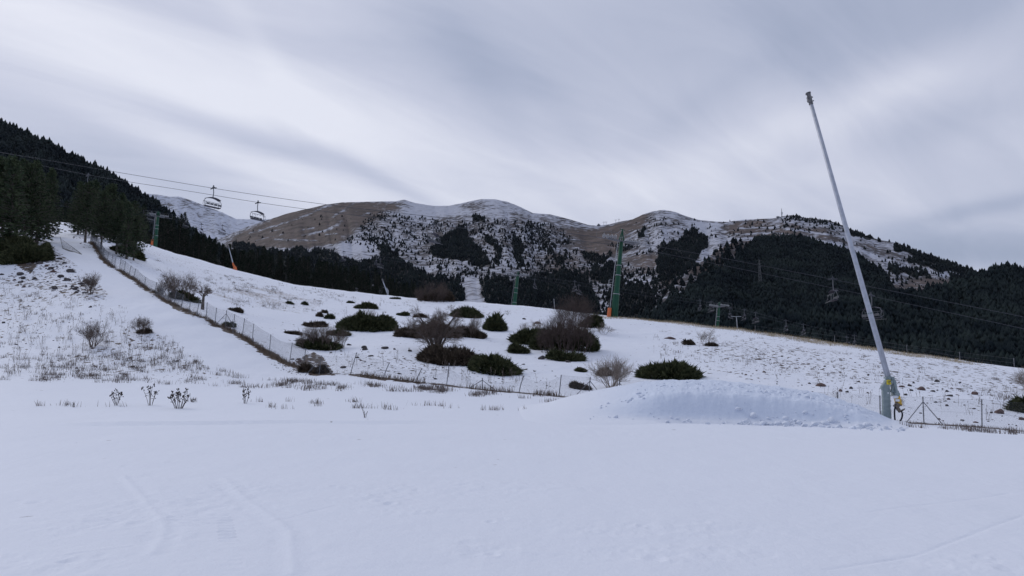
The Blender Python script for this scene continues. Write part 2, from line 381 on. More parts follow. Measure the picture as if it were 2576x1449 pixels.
FRT = [(x * S2D, y * S2D) for x, y in [(2422, 1485), (2601, 1492), (2782, 1505), (2951, 1515), (3114, 1531), (3276, 1533), (3443, 1548), (3612, 1553), (3843, 1565), (4080, 1580), (4305, 1590)]]
FBg = [G(*p) for p in FB]; FRg = [G(*p) for p in FR]
fence_xy = [(p[0], p[1]) for p in FBg] + [(p[0], p[1]) for p in FRg]

def build_ground():
    uc = np.concatenate([np.linspace(-1.6, -.93, 24)[:-1], np.linspace(-.93, .93, 1150), np.linspace(.93, 1.6, 24)[1:]])
    py = np.arange(1520, 1076, -1.3); Yn = (CAMZ * F) / (py - HOR)
    Yn = np.concatenate([[2.0, 3.0, 4.0, 4.6], Yn])
    rows = [np.broadcast_to(y, uc.shape) for y in Yn if y < 24.8]
    yc = Yc_of(uc)
    for s in np.linspace(0, 1, 330): rows.append(25 + s * (yc - 25))
    for d in [1, 2, 3.5, 5, 8, 12, 18, 26, 40, 60, 90, 140, 220, 350, 600, 1000, 2000, 4000, 6800]: rows.append(yc + d)
    Y = np.array(rows); U = np.broadcast_to(uc, Y.shape); Z = H(U, Y); X = U * Y
    # masks: measured-frame position of every vertex
    w = (Z - CAMZ) / Y; b = (w * math.cos(TH) - math.sin(TH)) / (math.cos(TH) + w * math.sin(TH)); pyv = CY - b * F
    dyv = math.cos(TH) - b * math.sin(TH); pxv = CX + U * dyv * F
    hill = sstep(Y, 36, 44)
    speck = hill * (.42 + .35 * fbm(X / 9, Y / 9, 3, 12))
    speck = speck + .30 * inpoly(pxv, pyv, [(1680, 830), (2576, 940), (2576, 1085), (2250, 1055), (1900, 960), (1650, 900)]) * .75
    speck = speck + .5 * inpoly(pxv, pyv, [(0, 715), (0, 690), (80, 690), (110, 600), (160, 640), (228, 692), (275, 740), (250, 765), (180, 740), (90, 725)])
    speck = speck + .14 * inpoly(pxv, pyv, [(0, 720), (180, 740), (420, 850), (560, 920), (520, 960), (0, 965)])
    speck = speck + .18 * inpoly(pxv, pyv, [(800, 900), (950, 880), (1100, 920), (1130, 960), (800, 945)])
    piste = inpoly(pxv, pyv, [(110, 590), (190, 600), (240, 640), (420, 760), (690, 915), (760, 940), (660, 950), (530, 925), (440, 868), (345, 800), (285, 748), (228, 692), (160, 642)])
    speck = np.where(piste, .05, speck) * (1 - .8 * inpoly(pxv, pyv, [(0, 965), (800, 965), (1400, 1010), (1400, 1100), (0, 1100)]))
    speck = np.clip(speck, 0, 1)
    dF = pdist(X, Y, fence_xy[:len(FBg)]); dR = pdist(X, Y, fence_xy[len(FBg):])
    brown = 1.25 * np.exp(-(dF / .52) ** 2) * (.8 + .45 * vnoise(X * .5, Y * .5, 4)) + 1.15 * np.exp(-(dR / .55) ** 2) * (pxv > 2200)
    brown = brown + .75 * inpoly(pxv, pyv, [(740, 905), (790, 885), (815, 900), (845, 945), (780, 945)]) + .8 * inpoly(pxv, pyv, [(0, 655), (0, 600), (90, 600), (110, 650), (75, 690), (40, 668)])
    brown = brown + .5 * inpoly(pxv, pyv, [(60, 620), (110, 600), (165, 650), (160, 665), (100, 650)])
    straw = .55 * inpoly(pxv, pyv, [(520, 730), (640, 720), (820, 760), (760, 790), (560, 760)]) * (.5 + .8 * vnoise(X / 3, Y / 5, 6))
    cr = sstep(Y / yc, .955, 1.0) * sstep(pxv, 1480, 1600) * (1 - sstep(pxv, 2380, 2480)); straw = straw + .8 * cr
    straw = straw + hill * .18 * (1 - piste)
    nr, nc = Y.shape; V = np.stack([X, Y, Z], -1).reshape(-1, 3); Fc = grid_faces(nr, nc)
    # ground behind and beside the viewer
    bx = np.sinh(np.linspace(-6, 6, 25)) * 12; by = 1.98 - np.sinh(np.linspace(6, 0, 12)) * 5; BX, BY = np.meshgrid(bx, by)
    n0 = len(V); lim = 4 * 2.0
    V2 = np.stack([BX, BY, 0 * BX - .002 - .02 * (np.abs(BX) > 8)], -1).reshape(-1, 3)
    F2 = grid_faces(12, 25) + n0; V = np.concatenate([V, V2]); Fc = np.concatenate([Fc, F2]); z2 = np.zeros(len(V2))
    me = mesh_np('ground', V, Fc, M['ground'], True, {'speck': np.concatenate([speck.ravel(), z2]), 'brown': np.concatenate([np.clip(brown, 0, 1).ravel(), z2]), 'straw': np.concatenate([np.clip(straw, 0, 1).ravel(), z2])})
    o = link('ground', me); tag(o, kind='structure')
build_ground()

# ------------------------------------------------------------------ snow pile
MC = [(1180, 1052), (1260, 1040), (1330, 1022), (1420, 1000), (1500, 981), (1600, 963), (1650, 957), (1690, 955), (1770, 957), (1850, 962), (1960, 974), (2050, 989), (2150, 1020), (2230, 1056), (2300, 1074), (2340, 1088)]
def pile_h(U, Y):
    px = CX + U * F; g = H(U, Y, False)
    cpy = np.interp(px, [a for a, b in MC], [b for a, b in MC], left=1100, right=1100)
    zc = CAMZ + ray(px, cpy)[1] * 31
    g31 = H(U, np.full_like(Y, 31.), False)
    hc = np.maximum(zc - g31, 0) * sstep(px, 1190, 1440) * (1 - sstep(px, 2250, 2345))
    e = sstep(px, 1420, 1720)
    y0 = 25.9 + .55 * vnoise(px / 190, px * 0, 3) + .9 * (1 - sstep(px, 1430, 1680)) - .6 * sstep(px, 2050, 2300)
    hs = .60 * sstep(Y, y0 - .1, y0 + 1.35) + .40 * np.sin(np.clip((Y - y0 - .5) / (31 - y0 - .5), 0, 1) * math.pi / 2)
    hg = np.clip((Y - 23.9) / 7.1, 0, 1) ** 1.5 * (1.6 - .6 * np.clip((Y - 23.9) / 7.1, 0, 1))
    prof = hg * (1 - e) + hs * e
    back = 1 - sstep(Y, 31, 35)
    h = hc * np.where(Y <= 31, prof, back)
    rough = sstep(h, .12, .5) * e * (.075 * fbm(px / 24, Y * 1.4, 5, 2) * (1 - sstep(Y, y0, y0 + 1.2) * 0 ) + .04 * np.maximum(fbm(px / 5, Y * 4, 3, 7), 0))
    return g, h, rough * sstep(Y, y0 + .6, y0 + 1.6) + .022 * fbm(px / 22, Y * 1.5, 3, 1) * e * sstep(h, .03, .2)
def build_pile():
    px = np.arange(1190, 2350, 2.0); u = (px - CX) / F; Yv = np.concatenate([np.arange(23.8, 26, .09), np.arange(26, 28.4, .045), np.arange(28.4, 35.4, .1)])
    Y, U = np.meshgrid(Yv, u, indexing='ij'); g, h, rg = pile_h(U, Y)
    Z = g + h + rg - .05 * (1 - sstep(h, 0., .05)) + .005
    V = np.stack([U * Y, Y, Z], -1).reshape(-1, 3); org = np.array([0, 0, 0])
    me = mesh_np('snow_pile', V, grid_faces(len(Yv), len(u)), M['pile'], True, {'icy_shade': sstep(CX + U * F, 1430, 1650) * sstep(h, .05, .3)})
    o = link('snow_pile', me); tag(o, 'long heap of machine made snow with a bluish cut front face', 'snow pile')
    V = []; Fa = []; n = 0
    import bmesh
    bm = bmesh.new(); bmesh.ops.create_icosphere(bm, subdivisions=2, radius=1); bv = np.array([v.co[:] for v in bm.verts]); bf = np.array([[v.index for v in f.verts] for f in bm.faces]); bm.free()
    rs = np.random.default_rng(4)
    for i in range(300):
        k = rs.random()
        if k < .62: p = rs.uniform(1820, 2260); y = 25.9 - .6 * max(0, (p - 2000) / 250) + rs.normal(0, .35)
        elif k < .72: p = rs.uniform(1480, 1900); y = 25.9 + rs.normal(0, .2)
        elif k < .76: p = rs.uniform(1500, 1620); y = 27.4 + rs.normal(0, .2)
        else: p = rs.uniform(1600, 2150); y = rs.uniform(27.4, 29.5)
        uu = (p - CX) / F; g, h, rg = pile_h(np.array([uu]), np.array([y])); z = float(g[0] + h[0] + rg[0]) + .02
        r = .02 + (.11 if k < .62 else .06) * rs.random() ** 4
        sh = 1 + .8 * fbm(bv[:, 0] * 1.3 + i, bv[:, 1] * 1.3 + bv[:, 2] * 1.1, 3, 3)[:, None]
        V.append(bv * sh * r * np.array([1.2, 1, .85]) + [uu * y, y, z - r * .15]); Fa.append(bf + n); n += len(bv)
    o = link('snow_clods', mesh_np('snow_clods', np.concatenate(V), np.concatenate(Fa), M['pile'], True, {'icy_shade': np.full(n, .4)}))
    tag(o, 'crumbled snow clods strewn along the foot of the snow heap', 'snow clods', kind='stuff')
build_pile()

# ------------------------------------------------------------------ distant relief
def mk_layer(name, crest, base, Yb, Yc, nc, nr, relief, seed, material, pw=1.0, label=None, snow=None, wood=None, back=.35, rough=.6, cuts=(60, 45)):
    cx = [a for a, b in crest]; cy = [b for a, b in crest]
    f = lambda v, px: np.interp(px, [a for a, b in v], [b for a, b in v]) if isinstance(v, list) else np.full(np.shape(px), float(v))
    def pos(px, t):
        cpy = np.interp(px, cx, cy) + rough * fbm(px / 9, px * 0 + seed, 4, seed)
        bpy = f(base, px); yb = f(Yb, px); yc = f(Yc, px)
        Y = yb + (yc - yb) * np.clip(t, 0, 1) ** pw
        rel = fbm(px / cuts[0] + .6 * t, t * 2.6, 5, seed) + .8 * (1 - 2 * np.abs(fbm(px / cuts[1] + 1.3 * t, t * 1.3, 3, seed + 5)))
        Y = Y * (1 + relief * rel * sstep(t, 0, .1) * (1 - .85 * sstep(t, .75, 1)))
        return P(px, bpy + (cpy - bpy) * t, Y)
    px = np.linspace(cx[0], cx[-1], nc); rows = [pos(px, np.full(nc, t)) for t in np.linspace(0, 1, nr)]
    top = rows[-1]; yc = f(Yc, px)
    for k in (.006, .02, .05, .12, .3):
        q = top.copy(); s = (1 + k); q[:, :2] *= s; q[:, 2] = top[:, 2] - back * yc * k * (1 if k > .01 else .5); rows.append(q)
    V = np.array(rows); PXv = np.broadcast_to(px, V.shape[:2]); tt = np.concatenate([np.linspace(0, 1, nr), np.ones(5)])[:, None]
    PYv = f(base, px) + (np.interp(px, cx, cy) - f(base, px)) * tt
    at = {'snow': blur(blur((snow(PXv, PYv) if snow else np.full(PXv.shape, .8)), 0, 1, 1), 1, 1, 2), 'wood': (wood(PXv, PYv) if wood else PXv * 0)}
    o = link(name, mesh_np(name, V.reshape(-1, 3), grid_faces(*V.shape[:2]), material, True, at)); tag(o, kind='structure')
    def place(qx, qy):
        c = np.interp(qx, cx, cy); b = f(base, qx); t = (qy - b) / (c - b); ok = (t > 0.02) & (t <= 1)
        return pos(qx, np.clip(t, 0, 1)), ok
    return place
CR1 = [(300, 690), (500, 625), (580, 589), (620, 571), (678, 551.6), (726, 536), (772, 525.5), (817, 515), (860, 509), (953, 507), (996, 506), (1017, 502), (1046, 511), (1092, 518), (1129, 517.5), (1159, 511.6), (1194, 504), (1212, 500.7), (1244, 501), (1279, 508), (1308, 520), (1340, 535.6), (1386, 539.6), (1426, 549.5), (1458, 559), (1479, 565.5), (1503, 568), (1533, 564), (1559, 557.5), (1591, 552), (1618, 539), (1644, 531), (1671, 528), (1700, 533.5), (1727, 544), (1759, 553.5), (1799, 557.5), (1830, 558), (1869, 553), (1947, 549), (1973, 543), (1992, 541), (2031, 548), (2080, 553), (2122, 568), (2142, 580), (2194, 598), (2210, 603), (2246, 609), (2285, 623), (2340, 642), (2389, 660), (2421, 671), (2460, 684), (2600, 725), (2900, 770), (3200, 800)]
BROWN = [([(570, 600), (680, 552), (770, 526), (860, 511), (950, 509), (1000, 512), (1040, 517), (1000, 530), (960, 540), (900, 575), (870, 600), (830, 612), (760, 622), (600, 625)], .93),
 ([(1155, 520), (1200, 509), (1215, 522), (1190, 540), (1165, 545)], .5),
 ([(1426, 589), (1480, 580), (1500, 574), (1532, 565), (1564, 560), (1626, 536), (1628, 573), (1599, 589), (1575, 616), (1559, 637), (1492, 648), (1474, 621)], .75),
 ([(1540, 640), (1600, 640), (1666, 643), (1655, 699), (1612, 691), (1560, 660)], .6),
 ([(1650, 700), (1740, 690), (1760, 720), (1680, 750)], .55),
 ([(1813, 590), (1836, 562), (1901, 550), (1999, 558), (2096, 587), (2129, 613), (2161, 606), (2259, 623), (2226, 645), (2150, 628), (2064, 600), (1934, 596), (1853, 600)], .52),
 ([(2246, 717), (2324, 697), (2421, 697), (2380, 740), (2291, 760), (2230, 750)], .75),
 ([(1230, 560), (1260, 540), (1300, 545), (1290, 575)], .35), ([(1350, 640), (1480, 600), (1480, 700), (1380, 690)], .3)]
STREAK = [([(1860, 575), (1960, 572), (2080, 590)], 1.6), ([(1850, 590), (1950, 585), (2060, 605), (2130, 622)], 1.6), ([(1560, 600), (1600, 580)], 1.5), ([(624, 588), (700, 566), (760, 546), (800, 528), (832, 517)], 2.6), ([(838, 546), (862, 532), (886, 514)], 3.0), ([(900, 545), (930, 536)], 2), ([(640, 606), (700, 592), (716, 588)], 1.5), ([(680, 583), (712, 575)], 1.2),
 ([(760, 592), (820, 580), (848, 566), (860, 555)], 3.2), ([(750, 582), (790, 572)], 2.5), ([(690, 602), (800, 606)], 3), ([(1000, 517), (1020, 525), (1060, 545)], 2), ([(820, 590), (850, 588)], 2)]
FOR = [([(580, 610), (700, 627), (760, 624), (836, 632), (850, 645), (900, 652), (950, 650), (965, 632), (940, 612), (980, 624), (1020, 653), (1073, 685), (1100, 699), (1150, 697), (1165, 700), (1168, 790), (580, 790)], .95),
 ([(905, 588), (950, 590), (985, 615), (930, 612)], .7),
 ([(1084, 621), (1113, 600), (1140, 579), (1174, 568), (1177, 595), (1201, 621), (1218, 635), (1239, 664), (1204, 667), (1166, 659), (1126, 648), (1081, 637)], 1.1),
 ([(1210, 584), (1260, 616), (1266, 669), (1247, 664), (1226, 600)], .9), ([(1292, 584), (1314, 600), (1316, 664), (1303, 672), (1292, 637)], .9),
 ([(1316, 557), (1362, 563), (1399, 616), (1378, 643), (1346, 616), (1319, 584)], .55), ([(1188, 544), (1228, 547), (1226, 563), (1194, 560)], .8),
 ([(1391, 637), (1426, 648), (1420, 672), (1394, 664)], .8), ([(1466, 629), (1487, 635), (1532, 643), (1530, 653), (1492, 664), (1468, 648)], .9),
 ([(1194, 701), (1228, 694), (1282, 696), (1300, 720), (1310, 790), (1222, 790), (1207, 731)], .95), ([(1300, 712), (1359, 688), (1426, 683), (1479, 691), (1490, 717), (1520, 800), (1290, 800)], 1.),
 ([(1479, 672), (1546, 659), (1567, 685), (1559, 717), (1530, 717), (1490, 700)], .85), ([(1540, 707), (1626, 712), (1644, 733), (1660, 800), (1520, 800)], .85),
 ([(1655, 637), (1661, 616), (1682, 608), (1703, 611), (1714, 579), (1746, 576), (1791, 600), (1781, 621), (1765, 632), (1757, 659), (1733, 680), (1693, 696), (1658, 701)], 1.),
 ([(1602, 584), (1623, 576), (1626, 592), (1610, 595)], .9), ([(1532, 618), (1586, 611), (1612, 624), (1560, 630)], .6),
 ([(1640, 700), (1700, 690), (1760, 660), (1800, 800), (1640, 830)], .55),
 ([(2285, 645), (2340, 665), (2408, 678), (2415, 691), (2356, 678), (2291, 662)], 1.2), ([(2242, 671), (2307, 678), (2340, 691), (2324, 697), (2242, 684)], 1.2),
 ([(2130, 566), (2215, 596), (2212, 606), (2170, 600), (2130, 582)], 1.0), ([(2240, 606), (2350, 640), (2470, 680), (2470, 695), (2400, 682), (2330, 655), (2250, 624)], 1.1),
 ([(2390, 690), (2600, 700), (2600, 760), (2400, 740)], .9),
 ([(1975, 540), (2035, 548), (2100, 556), (2125, 572), (2100, 570), (2000, 556), (1975, 556)], .45)]
def wood1(px, py):
    jx = px + 16 * fbm(px / 18, py / 18, 4, 3); jy = py + 12 * fbm(px / 18, py / 18, 4, 9); d = px * 0
    for p, v in FOR: d = np.maximum(d, (v > .7) * inpoly(jx, jy - 2, p))
    return blur(blur(d * (1 - inpoly(px, py, [(1166, 702), (1186, 696), (1206, 702), (1210, 735), (1232, 775), (1160, 800), (1170, 740)])), 0, 1, 1), 1, 1, 1)
def snow1(px, py):
    s = np.full(px.shape, .66) + .3 * fbm(px / 60, py / 22, 4, 4) - .10 * inpoly(px, py, [(900, 600), (960, 540), (1180, 560), (1450, 560), (1500, 700), (1700, 640), (1760, 800), (1100, 800)])
    s = s + .3 * (1 - sstep(py, 520, 560)) * sstep(px, 960, 1050) * (1 - sstep(px, 1440, 1500))
    jx = px + 34 * fbm(px / 30, py / 9, 4, 2); jy = py + 9 * fbm(px / 20, py / 9, 4, 8)
    bm_ = px * 0
    for poly, v in BROWN: bm_ = np.maximum(bm_, v * inpoly(jx, jy, poly))
    s = s - blur(blur(bm_, 0, 3, 2), 1, 9, 2)
    for line, wd in STREAK: s = s + 1.05 * np.exp(-(pdist(px + 2 * vnoise(px / 6, py / 4, 3), py + 1.2 * vnoise(px / 7, py / 5, 1), line) / wd) ** 2)
    s = s + .5 * inpoly(px, py, [(840, 622), (870, 605), (960, 610), (950, 640), (860, 640)]) + .4 * inpoly(px, py, [(1165, 690), (1205, 690), (1212, 770), (1160, 770)])
    s = s + .35 * inpoly(px, py, [(1730, 560), (1800, 560), (1850, 600), (1800, 615), (1740, 600)]) + .3 * inpoly(px, py, [(1000, 505), (1140, 515), (1190, 540), (1040, 545)])
    s = s + .45 * np.exp(-(pdist(px, py, [(2090, 612), (2160, 628), (2230, 655), (2300, 690), (2420, 688)]) / 9) ** 2)
    return s
SP2 = [(1560, 850), (1620, 800), (1660, 760), (1700, 710), (1739, 680), (1771, 655), (1804, 630), (1846, 608), (1921, 603), (1966, 601), (2015, 601), (2064, 617), (2112, 629), (2161, 648), (2194, 672), (2226, 692), (2236, 716), (2260, 745), (2320, 780), (2400, 830)]
SP3 = [(1700, 870), (1850, 830), (2000, 800), (2100, 782), (2194, 758), (2246, 750), (2307, 748), (2356, 733), (2415, 717), (2454, 702), (2480, 694), (2509, 685), (2535, 683), (2571, 688), (2700, 700), (3000, 720), (3300, 740)]
HB = [(-500, 110), (-200, 215), (0, 315), (60, 338), (130, 368), (200, 405), (260, 435), (320, 470), (400, 522), (460, 568), (520, 612), (600, 655), (700, 690), (820, 720)]
CE = [(-400, 480), (0, 560), (200, 580), (300, 590), (400, 592), (450, 596), (500, 625), (560, 660), (600, 672), (660, 678), (760, 688), (850, 700), (940, 716), (1000, 732), (1080, 748), (1170, 770), (1300, 800)]
farm = [(200, 470), (300, 478), (365, 487), (400, 490), (427, 495), (448, 494), (467, 499), (507, 514), (560, 535), (595, 551), (644, 552), (700, 551), (800, 560), (950, 600)]
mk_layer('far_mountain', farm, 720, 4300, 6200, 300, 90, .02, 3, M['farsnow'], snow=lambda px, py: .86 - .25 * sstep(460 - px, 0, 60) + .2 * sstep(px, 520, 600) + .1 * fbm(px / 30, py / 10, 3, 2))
L1 = mk_layer('mountain', CR1, 850, 950, [(300, 3600), (1000, 3200), (1500, 2900), (2000, 2500), (2500, 2100), (3200, 1800)], 1100, 260, .028, 5, M['mount'], pw=1.0, snow=snow1, wood=wood1)
L2 = mk_layer('forested_spur', SP2, 930, 600, [(1560, 900), (1900, 1650), (2100, 1600), (2400, 1100)], 420, 120, .04, 9, M['mount'], snow=lambda px, py: .1 + .45 * (py > 690) * (px < 1850) + .5 * fbm(px / 20, py / 20, 3, 3), wood=lambda px, py: 1. - .95 * inpoly(px, py, [(1690, 765), (1790, 700), (1845, 662), (1890, 612), (1890, 590), (1840, 600), (1690, 700)]) - .55 * inpoly(px, py, [(1560, 850), (1640, 690), (1760, 700), (1830, 830)]))
L3 = mk_layer('forested_hill_right', SP3, 1000, 350, [(1700, 500), (2200, 800), (2576, 1000), (3300, 1000)], 420, 120, .05, 13, M['mount'], snow=lambda px, py: .35 + .5 * fbm(px / 25, py / 20, 3, 6), wood=lambda px, py: .93 + .25 * fbm(px / 14, py / 9, 3, 4))
LB = mk_layer('forested_hill_left', HB, 780, 450, [(-500, 1300), (400, 1250), (820, 900)], 420, 120, .04, 17, M['mount'], snow=lambda px, py: px * 0 - .1, wood=lambda px, py: px * 0 + 1)
LE = mk_layer('wooded_slope', CE, 880, [(-400, 175), (600, 175), (1300, 220)], [(-400, 240), (300, 250), (600, 290), (1000, 480), (1300, 650)], 420, 100, .02, 21, M['mount'], snow=lambda px, py: .45 + .3 * fbm(px / 12, py / 8, 3, 6), wood=lambda px, py: 1.0 - .7 * sstep(px, 760, 900) * (fbm(px / 12, py / 8, 3, 5) > .12))

# ------------------------------------------------------------------ far woods: one object of low cones
SPARSE = [([(640, 540), (900, 540), (860, 610), (620, 610)], .012), ([(900, 580), (925, 545), (960, 532), (1050, 548), (1180, 562), (1290, 552), (1370, 560), (1440, 590), (1470, 640), (1440, 690), (1250, 690), (1180, 680), (1100, 690), (1020, 640), (930, 610)], .17),
 ([(860, 595), (930, 590), (1060, 690), (960, 660)], .2), ([(1100, 655), (1500, 660), (1520, 720), (1100, 720)], .22), ([(1500, 660), (1720, 690), (1720, 800), (1500, 800)], .28),
 ([(1600, 540), (1800, 560), (1800, 640), (1600, 640)], .045), ([(1820, 555), (2140, 575), (2260, 640), (1830, 600)], .05), ([(1960, 545), (2130, 560), (2130, 590), (1970, 575)], .12),
 ([(580, 590), (900, 560), (880, 615), (580, 620)], .004), ([(2200, 640), (2460, 690), (2420, 730), (2220, 720)], .14)]
GAP = [([(1166, 702), (1186, 696), (1206, 702), (1210, 735), (1232, 775), (1160, 800), (1170, 740)])]
TT = []
def far_template(k, rs):
    v = []; f = []
    tiers = [(.04, .52, .55), (.30, .42, .85), (.55, .26, 1.05)]
    for zb, rr, zt in tiers:
        b = len(v)
        for i in range(6):
            a = 2 * math.pi * (i + rs.random() * .5) / 6; q = rr * rs.uniform(.7, 1.15); v.append((q * math.cos(a), q * math.sin(a), zb + rs.uniform(-.05, .05)))
        v.append((rs.uniform(-.04, .04), rs.uniform(-.04, .04), zt)); v.append((0, 0, zb + .08))
        for i in range(6): f += [(b + i, b + (i + 1) % 6, b + 6), (b + (i + 1) % 6, b + i, b + 7)]
    return np.array(v), np.array(f)
def scatter_far(place, regs, sparse, gaps, box, n, hr, seed):
    rs = np.random.default_rng(seed); qx = rs.uniform(box[0], box[2], n); qy = rs.uniform(box[1], box[3], n)
    jx = qx + 16 * fbm(qx / 18, qy / 18, 4, 3); jy = qy + 12 * fbm(qx / 18, qy / 18, 4, 9); d = np.zeros(n)
    for p, v in sparse: d = np.maximum(d, .8 * v * inpoly(jx, jy, p) * (1 + 1.2 * fbm(qx / 22, qy / 12, 3, 2)))
    for p, v in regs: d = np.maximum(d, v * inpoly(jx, jy, p))
    for p in gaps: d[inpoly(qx, qy, p)] = 0
    pos, ok = place(qx, qy); dist = pos[:, 1]
    keep = ok & (rs.random(n) < d * np.clip((dist / 3000) ** 2 * 1.0, .02, 2))
    pos = pos[keep]; return pos, rs.uniform(hr[0], hr[1], len(pos)) * (.4 + .85 * rs.random(len(pos)))
pts = []
a = scatter_far(L1, FOR, SPARSE, GAP, (560, 500, 2620, 850), 230000, (6, 12), 31); pts.append(a); n1 = len(a[0])
allp = lambda v: [([(-9999, -9999), (9999, -9999), (9999, 9999), (-9999, 9999)], v)]
D2 = [([(1560, 850), (1690, 760), (1760, 715), (1800, 690), (1845, 660), (1885, 622), (1921, 596), (2015, 590), (2161, 640), (2300, 700), (2420, 860), (2300, 900), (1560, 900)], 2.2), ([(1600, 800), (1850, 660), (1900, 600), (1840, 600), (1740, 670), (1560, 800)], .12)]
a = scatter_far(L2, D2, [], [], (1560, 590, 2420, 880), 120000, (9, 15), 33); pts.append(a); n2 = len(a[0])
CLEAR = [[(2310, 853), (2340, 845), (2345, 858), (2320, 862)], [(2200, 790), (2222, 786), (2226, 798), (2206, 800)], [(2075, 800), (2084, 790), (2090, 800)], [(2442, 845), (2452, 838), (2458, 850)]]
a = scatter_far(L3, allp(4.5), [], CLEAR, (1700, 680, 2900, 960), 150000, (8, 13), 35); pts.append(a); n3 = len(a[0])
a = scatter_far(LB, allp(3.4), [], [], (-400, 120, 820, 760), 130000, (9, 15), 37); pts.append(a); n4 = len(a[0])
print('far trees', n1, n2, n3, n4)
def build_far(pts):
    rs = np.random.default_rng(5); Vs = []; Fs = []; n = 0
    pos = np.concatenate([p for p, h in pts]); hh = np.concatenate([h for p, h in pts]); idx = rs.integers(0, 8, len(pos))
    for k in range(8):
        tv, tf = far_template(k, rs); m = idx == k; p = pos[m]; h = hh[m]; c = len(p)
        an = rs.uniform(0, 2 * math.pi, c); ca, sa = np.cos(an)[:, None], np.sin(an)[:, None]; wd = (h * rs.uniform(.62, .98, c))[:, None]
        x = (tv[:, 0] * ca - tv[:, 1] * sa) * wd; y = (tv[:, 0] * sa + tv[:, 1] * ca) * wd; z = tv[:, 2] * h[:, None] - .03 * h[:, None]
        V = np.stack([x, y, z], -1) + p[:, None, :]; Vs.append(V.reshape(-1, 3)); Fs.append((tf[None] + (np.arange(c) * len(tv))[:, None, None]).reshape(-1, 3) + n); n += c * len(tv)
    o = link('far_woods', mesh_np('far_woods', np.concatenate(Vs), np.concatenate(Fs), M['farneedle']))
    tag(o, 'dark conifer woods covering the far mountainsides', 'woods', kind='stuff')
build_far(pts)

# ------------------------------------------------------------------ near conifers
def conifer_meshes(seed, h, w, kind, nb, mt):
    rs = random.Random(seed); tv = []; segs = []
    lean = (rs.uniform(-.03, .03) * h, rs.uniform(-.03, .03) * h); tp = lambda t: np.array([lean[0] * t * t, lean[1] * t * t, h * t])
    trunk = path_segs([tp(i / 6) for i in range(7)], h * .019, h * .004)
    z0 = .07 if kind == 'fir' else .22; T = []
    lobes = [(rs.uniform(0, 6.28), rs.uniform(.3, 1), rs.uniform(.75, 1.2)) for _ in range(7)]
    for i in range(nb):
        t = z0 + (1 - z0) * (i / nb) ** (.9); an = i * 2.39996 + rs.uniform(-.4, .4); q = (t - z0) / (1 - z0)
        if kind == 'fir': L = w * .5 * (1 - q) ** .8 * (.55 + .45 * min(1, q * 6)) + .03 * w
        else: L = w * .5 * (math.sin(math.pi * min(1, q * .8 + .2)) ** .6) * (1 - .35 * q)
        for la, lt, lf in lobes:
            if abs(((an - la + math.pi) % (2 * math.pi)) - math.pi) < .8 and abs(q - lt) < .25: L *= lf
        L *= rs.uniform(.65, 1.15); p0 = tp(t); up = .55 * q - .12 if kind == 'fir' else .5 * q + .12
        d = np.array([math.cos(an), math.sin(an), up]); p1 = p0 + d * L; p1[2] -= .06 * L
        segs.append([*p0, *p1, h * .004, h * .0012])
        nc = max(3, int(L / (h * .032)))
        for j in range(nc):
            s = (j + .6) / nc; c = p0 + (p1 - p0) * (s ** .8) + np.array([rs.gauss(0, 1), rs.gauss(0, 1), rs.gauss(0, .7)]) * h * .014
            sz = h * .035 * (1.15 - .4 * s)
            for k in range(4):
                e1 = d * rs.uniform(.3, 1.1) + np.array([rs.gauss(0, .7), rs.gauss(0, .7), rs.gauss(.1, .5)]); e1 /= np.linalg.norm(e1)
                e2 = np.cross(e1, [rs.gauss(0, 1), rs.gauss(0, 1), rs.gauss(0, 1)]); e2 /= np.linalg.norm(e2) + 1e-6
                T += [c - e2 * sz * .3 - e1 * sz * .3, c + e2 * sz * .3 - e1 * sz * .2, c + e1 * sz * rs.uniform(.7, 1.2)]
    T = np.array(T); crown = mesh_np('crown', T, np.arange(len(T)).reshape(-1, 3), mt)
    return crown, seg_mesh('trunk', trunk + segs, M['bark'], 5)
def make_tree(protos, loc, sc, rz, name, label, cat, group):
    cr, tr = protos; r = empty(name, loc, label, cat, group, rz); r.scale = (sc * R.uniform(.9, 1.15), sc * R.uniform(.9, 1.15), sc)
    link('crown', cr, r); link('trunk', tr, r); return r
near_p = [conifer_meshes(s, 10, w, k, nb, M['needle2']) for s, w, k, nb in ((1, 5.6, 'pine', 190), (2, 5.0, 'fir', 230), (3, 6.2, 'pine', 200), (4, 4.4, 'fir', 220))]
mid_p = [conifer_meshes(s, 10, w, k, nb, M['needle']) for s, w, k, nb in ((11, 4.6, 'fir', 120), (12, 5.2, 'pine', 120), (13, 4.0, 'fir', 120), (14, 5.4, 'fir', 130), (15, 4.8, 'pine', 130))]
# pines left of the piste gap, and clump to its right (px, base py, height in px)
nearT = [(-130, 640, 330), (-70, 650, 300), (-20, 640, 255), (22, 648, 262), (58, 628, 225), (92, 612, 195), (40, 605, 215), (118, 596, 178), (-45, 600, 230), (80, 590, 190), (5, 590, 200)]
for i, (px, py, hp) in enumerate(nearT):
    g = G(px, py); h = hp / F * g[1]
    lab = 'tall dark green pine at the far left edge above the snowy bank' if i in (0, 1, 2, 3) else 'dark green pine in the left clump beside the top of the piste'
    make_tree(near_p[i % 4], g - [0, 0, .15], h / 10, R.uniform(0, 6.28), 'pine_tree', lab, 'tree', 'pines left of the piste')
nearT2 = [(196, 590, 140), (214, 612, 160), (236, 598, 150), (254, 628, 150), (276, 606, 150), (292, 640, 140), (318, 652, 150), (336, 655, 120), (306, 610, 130), (226, 580, 125), (262, 588, 130), (330, 625, 125), (205, 575, 118)]
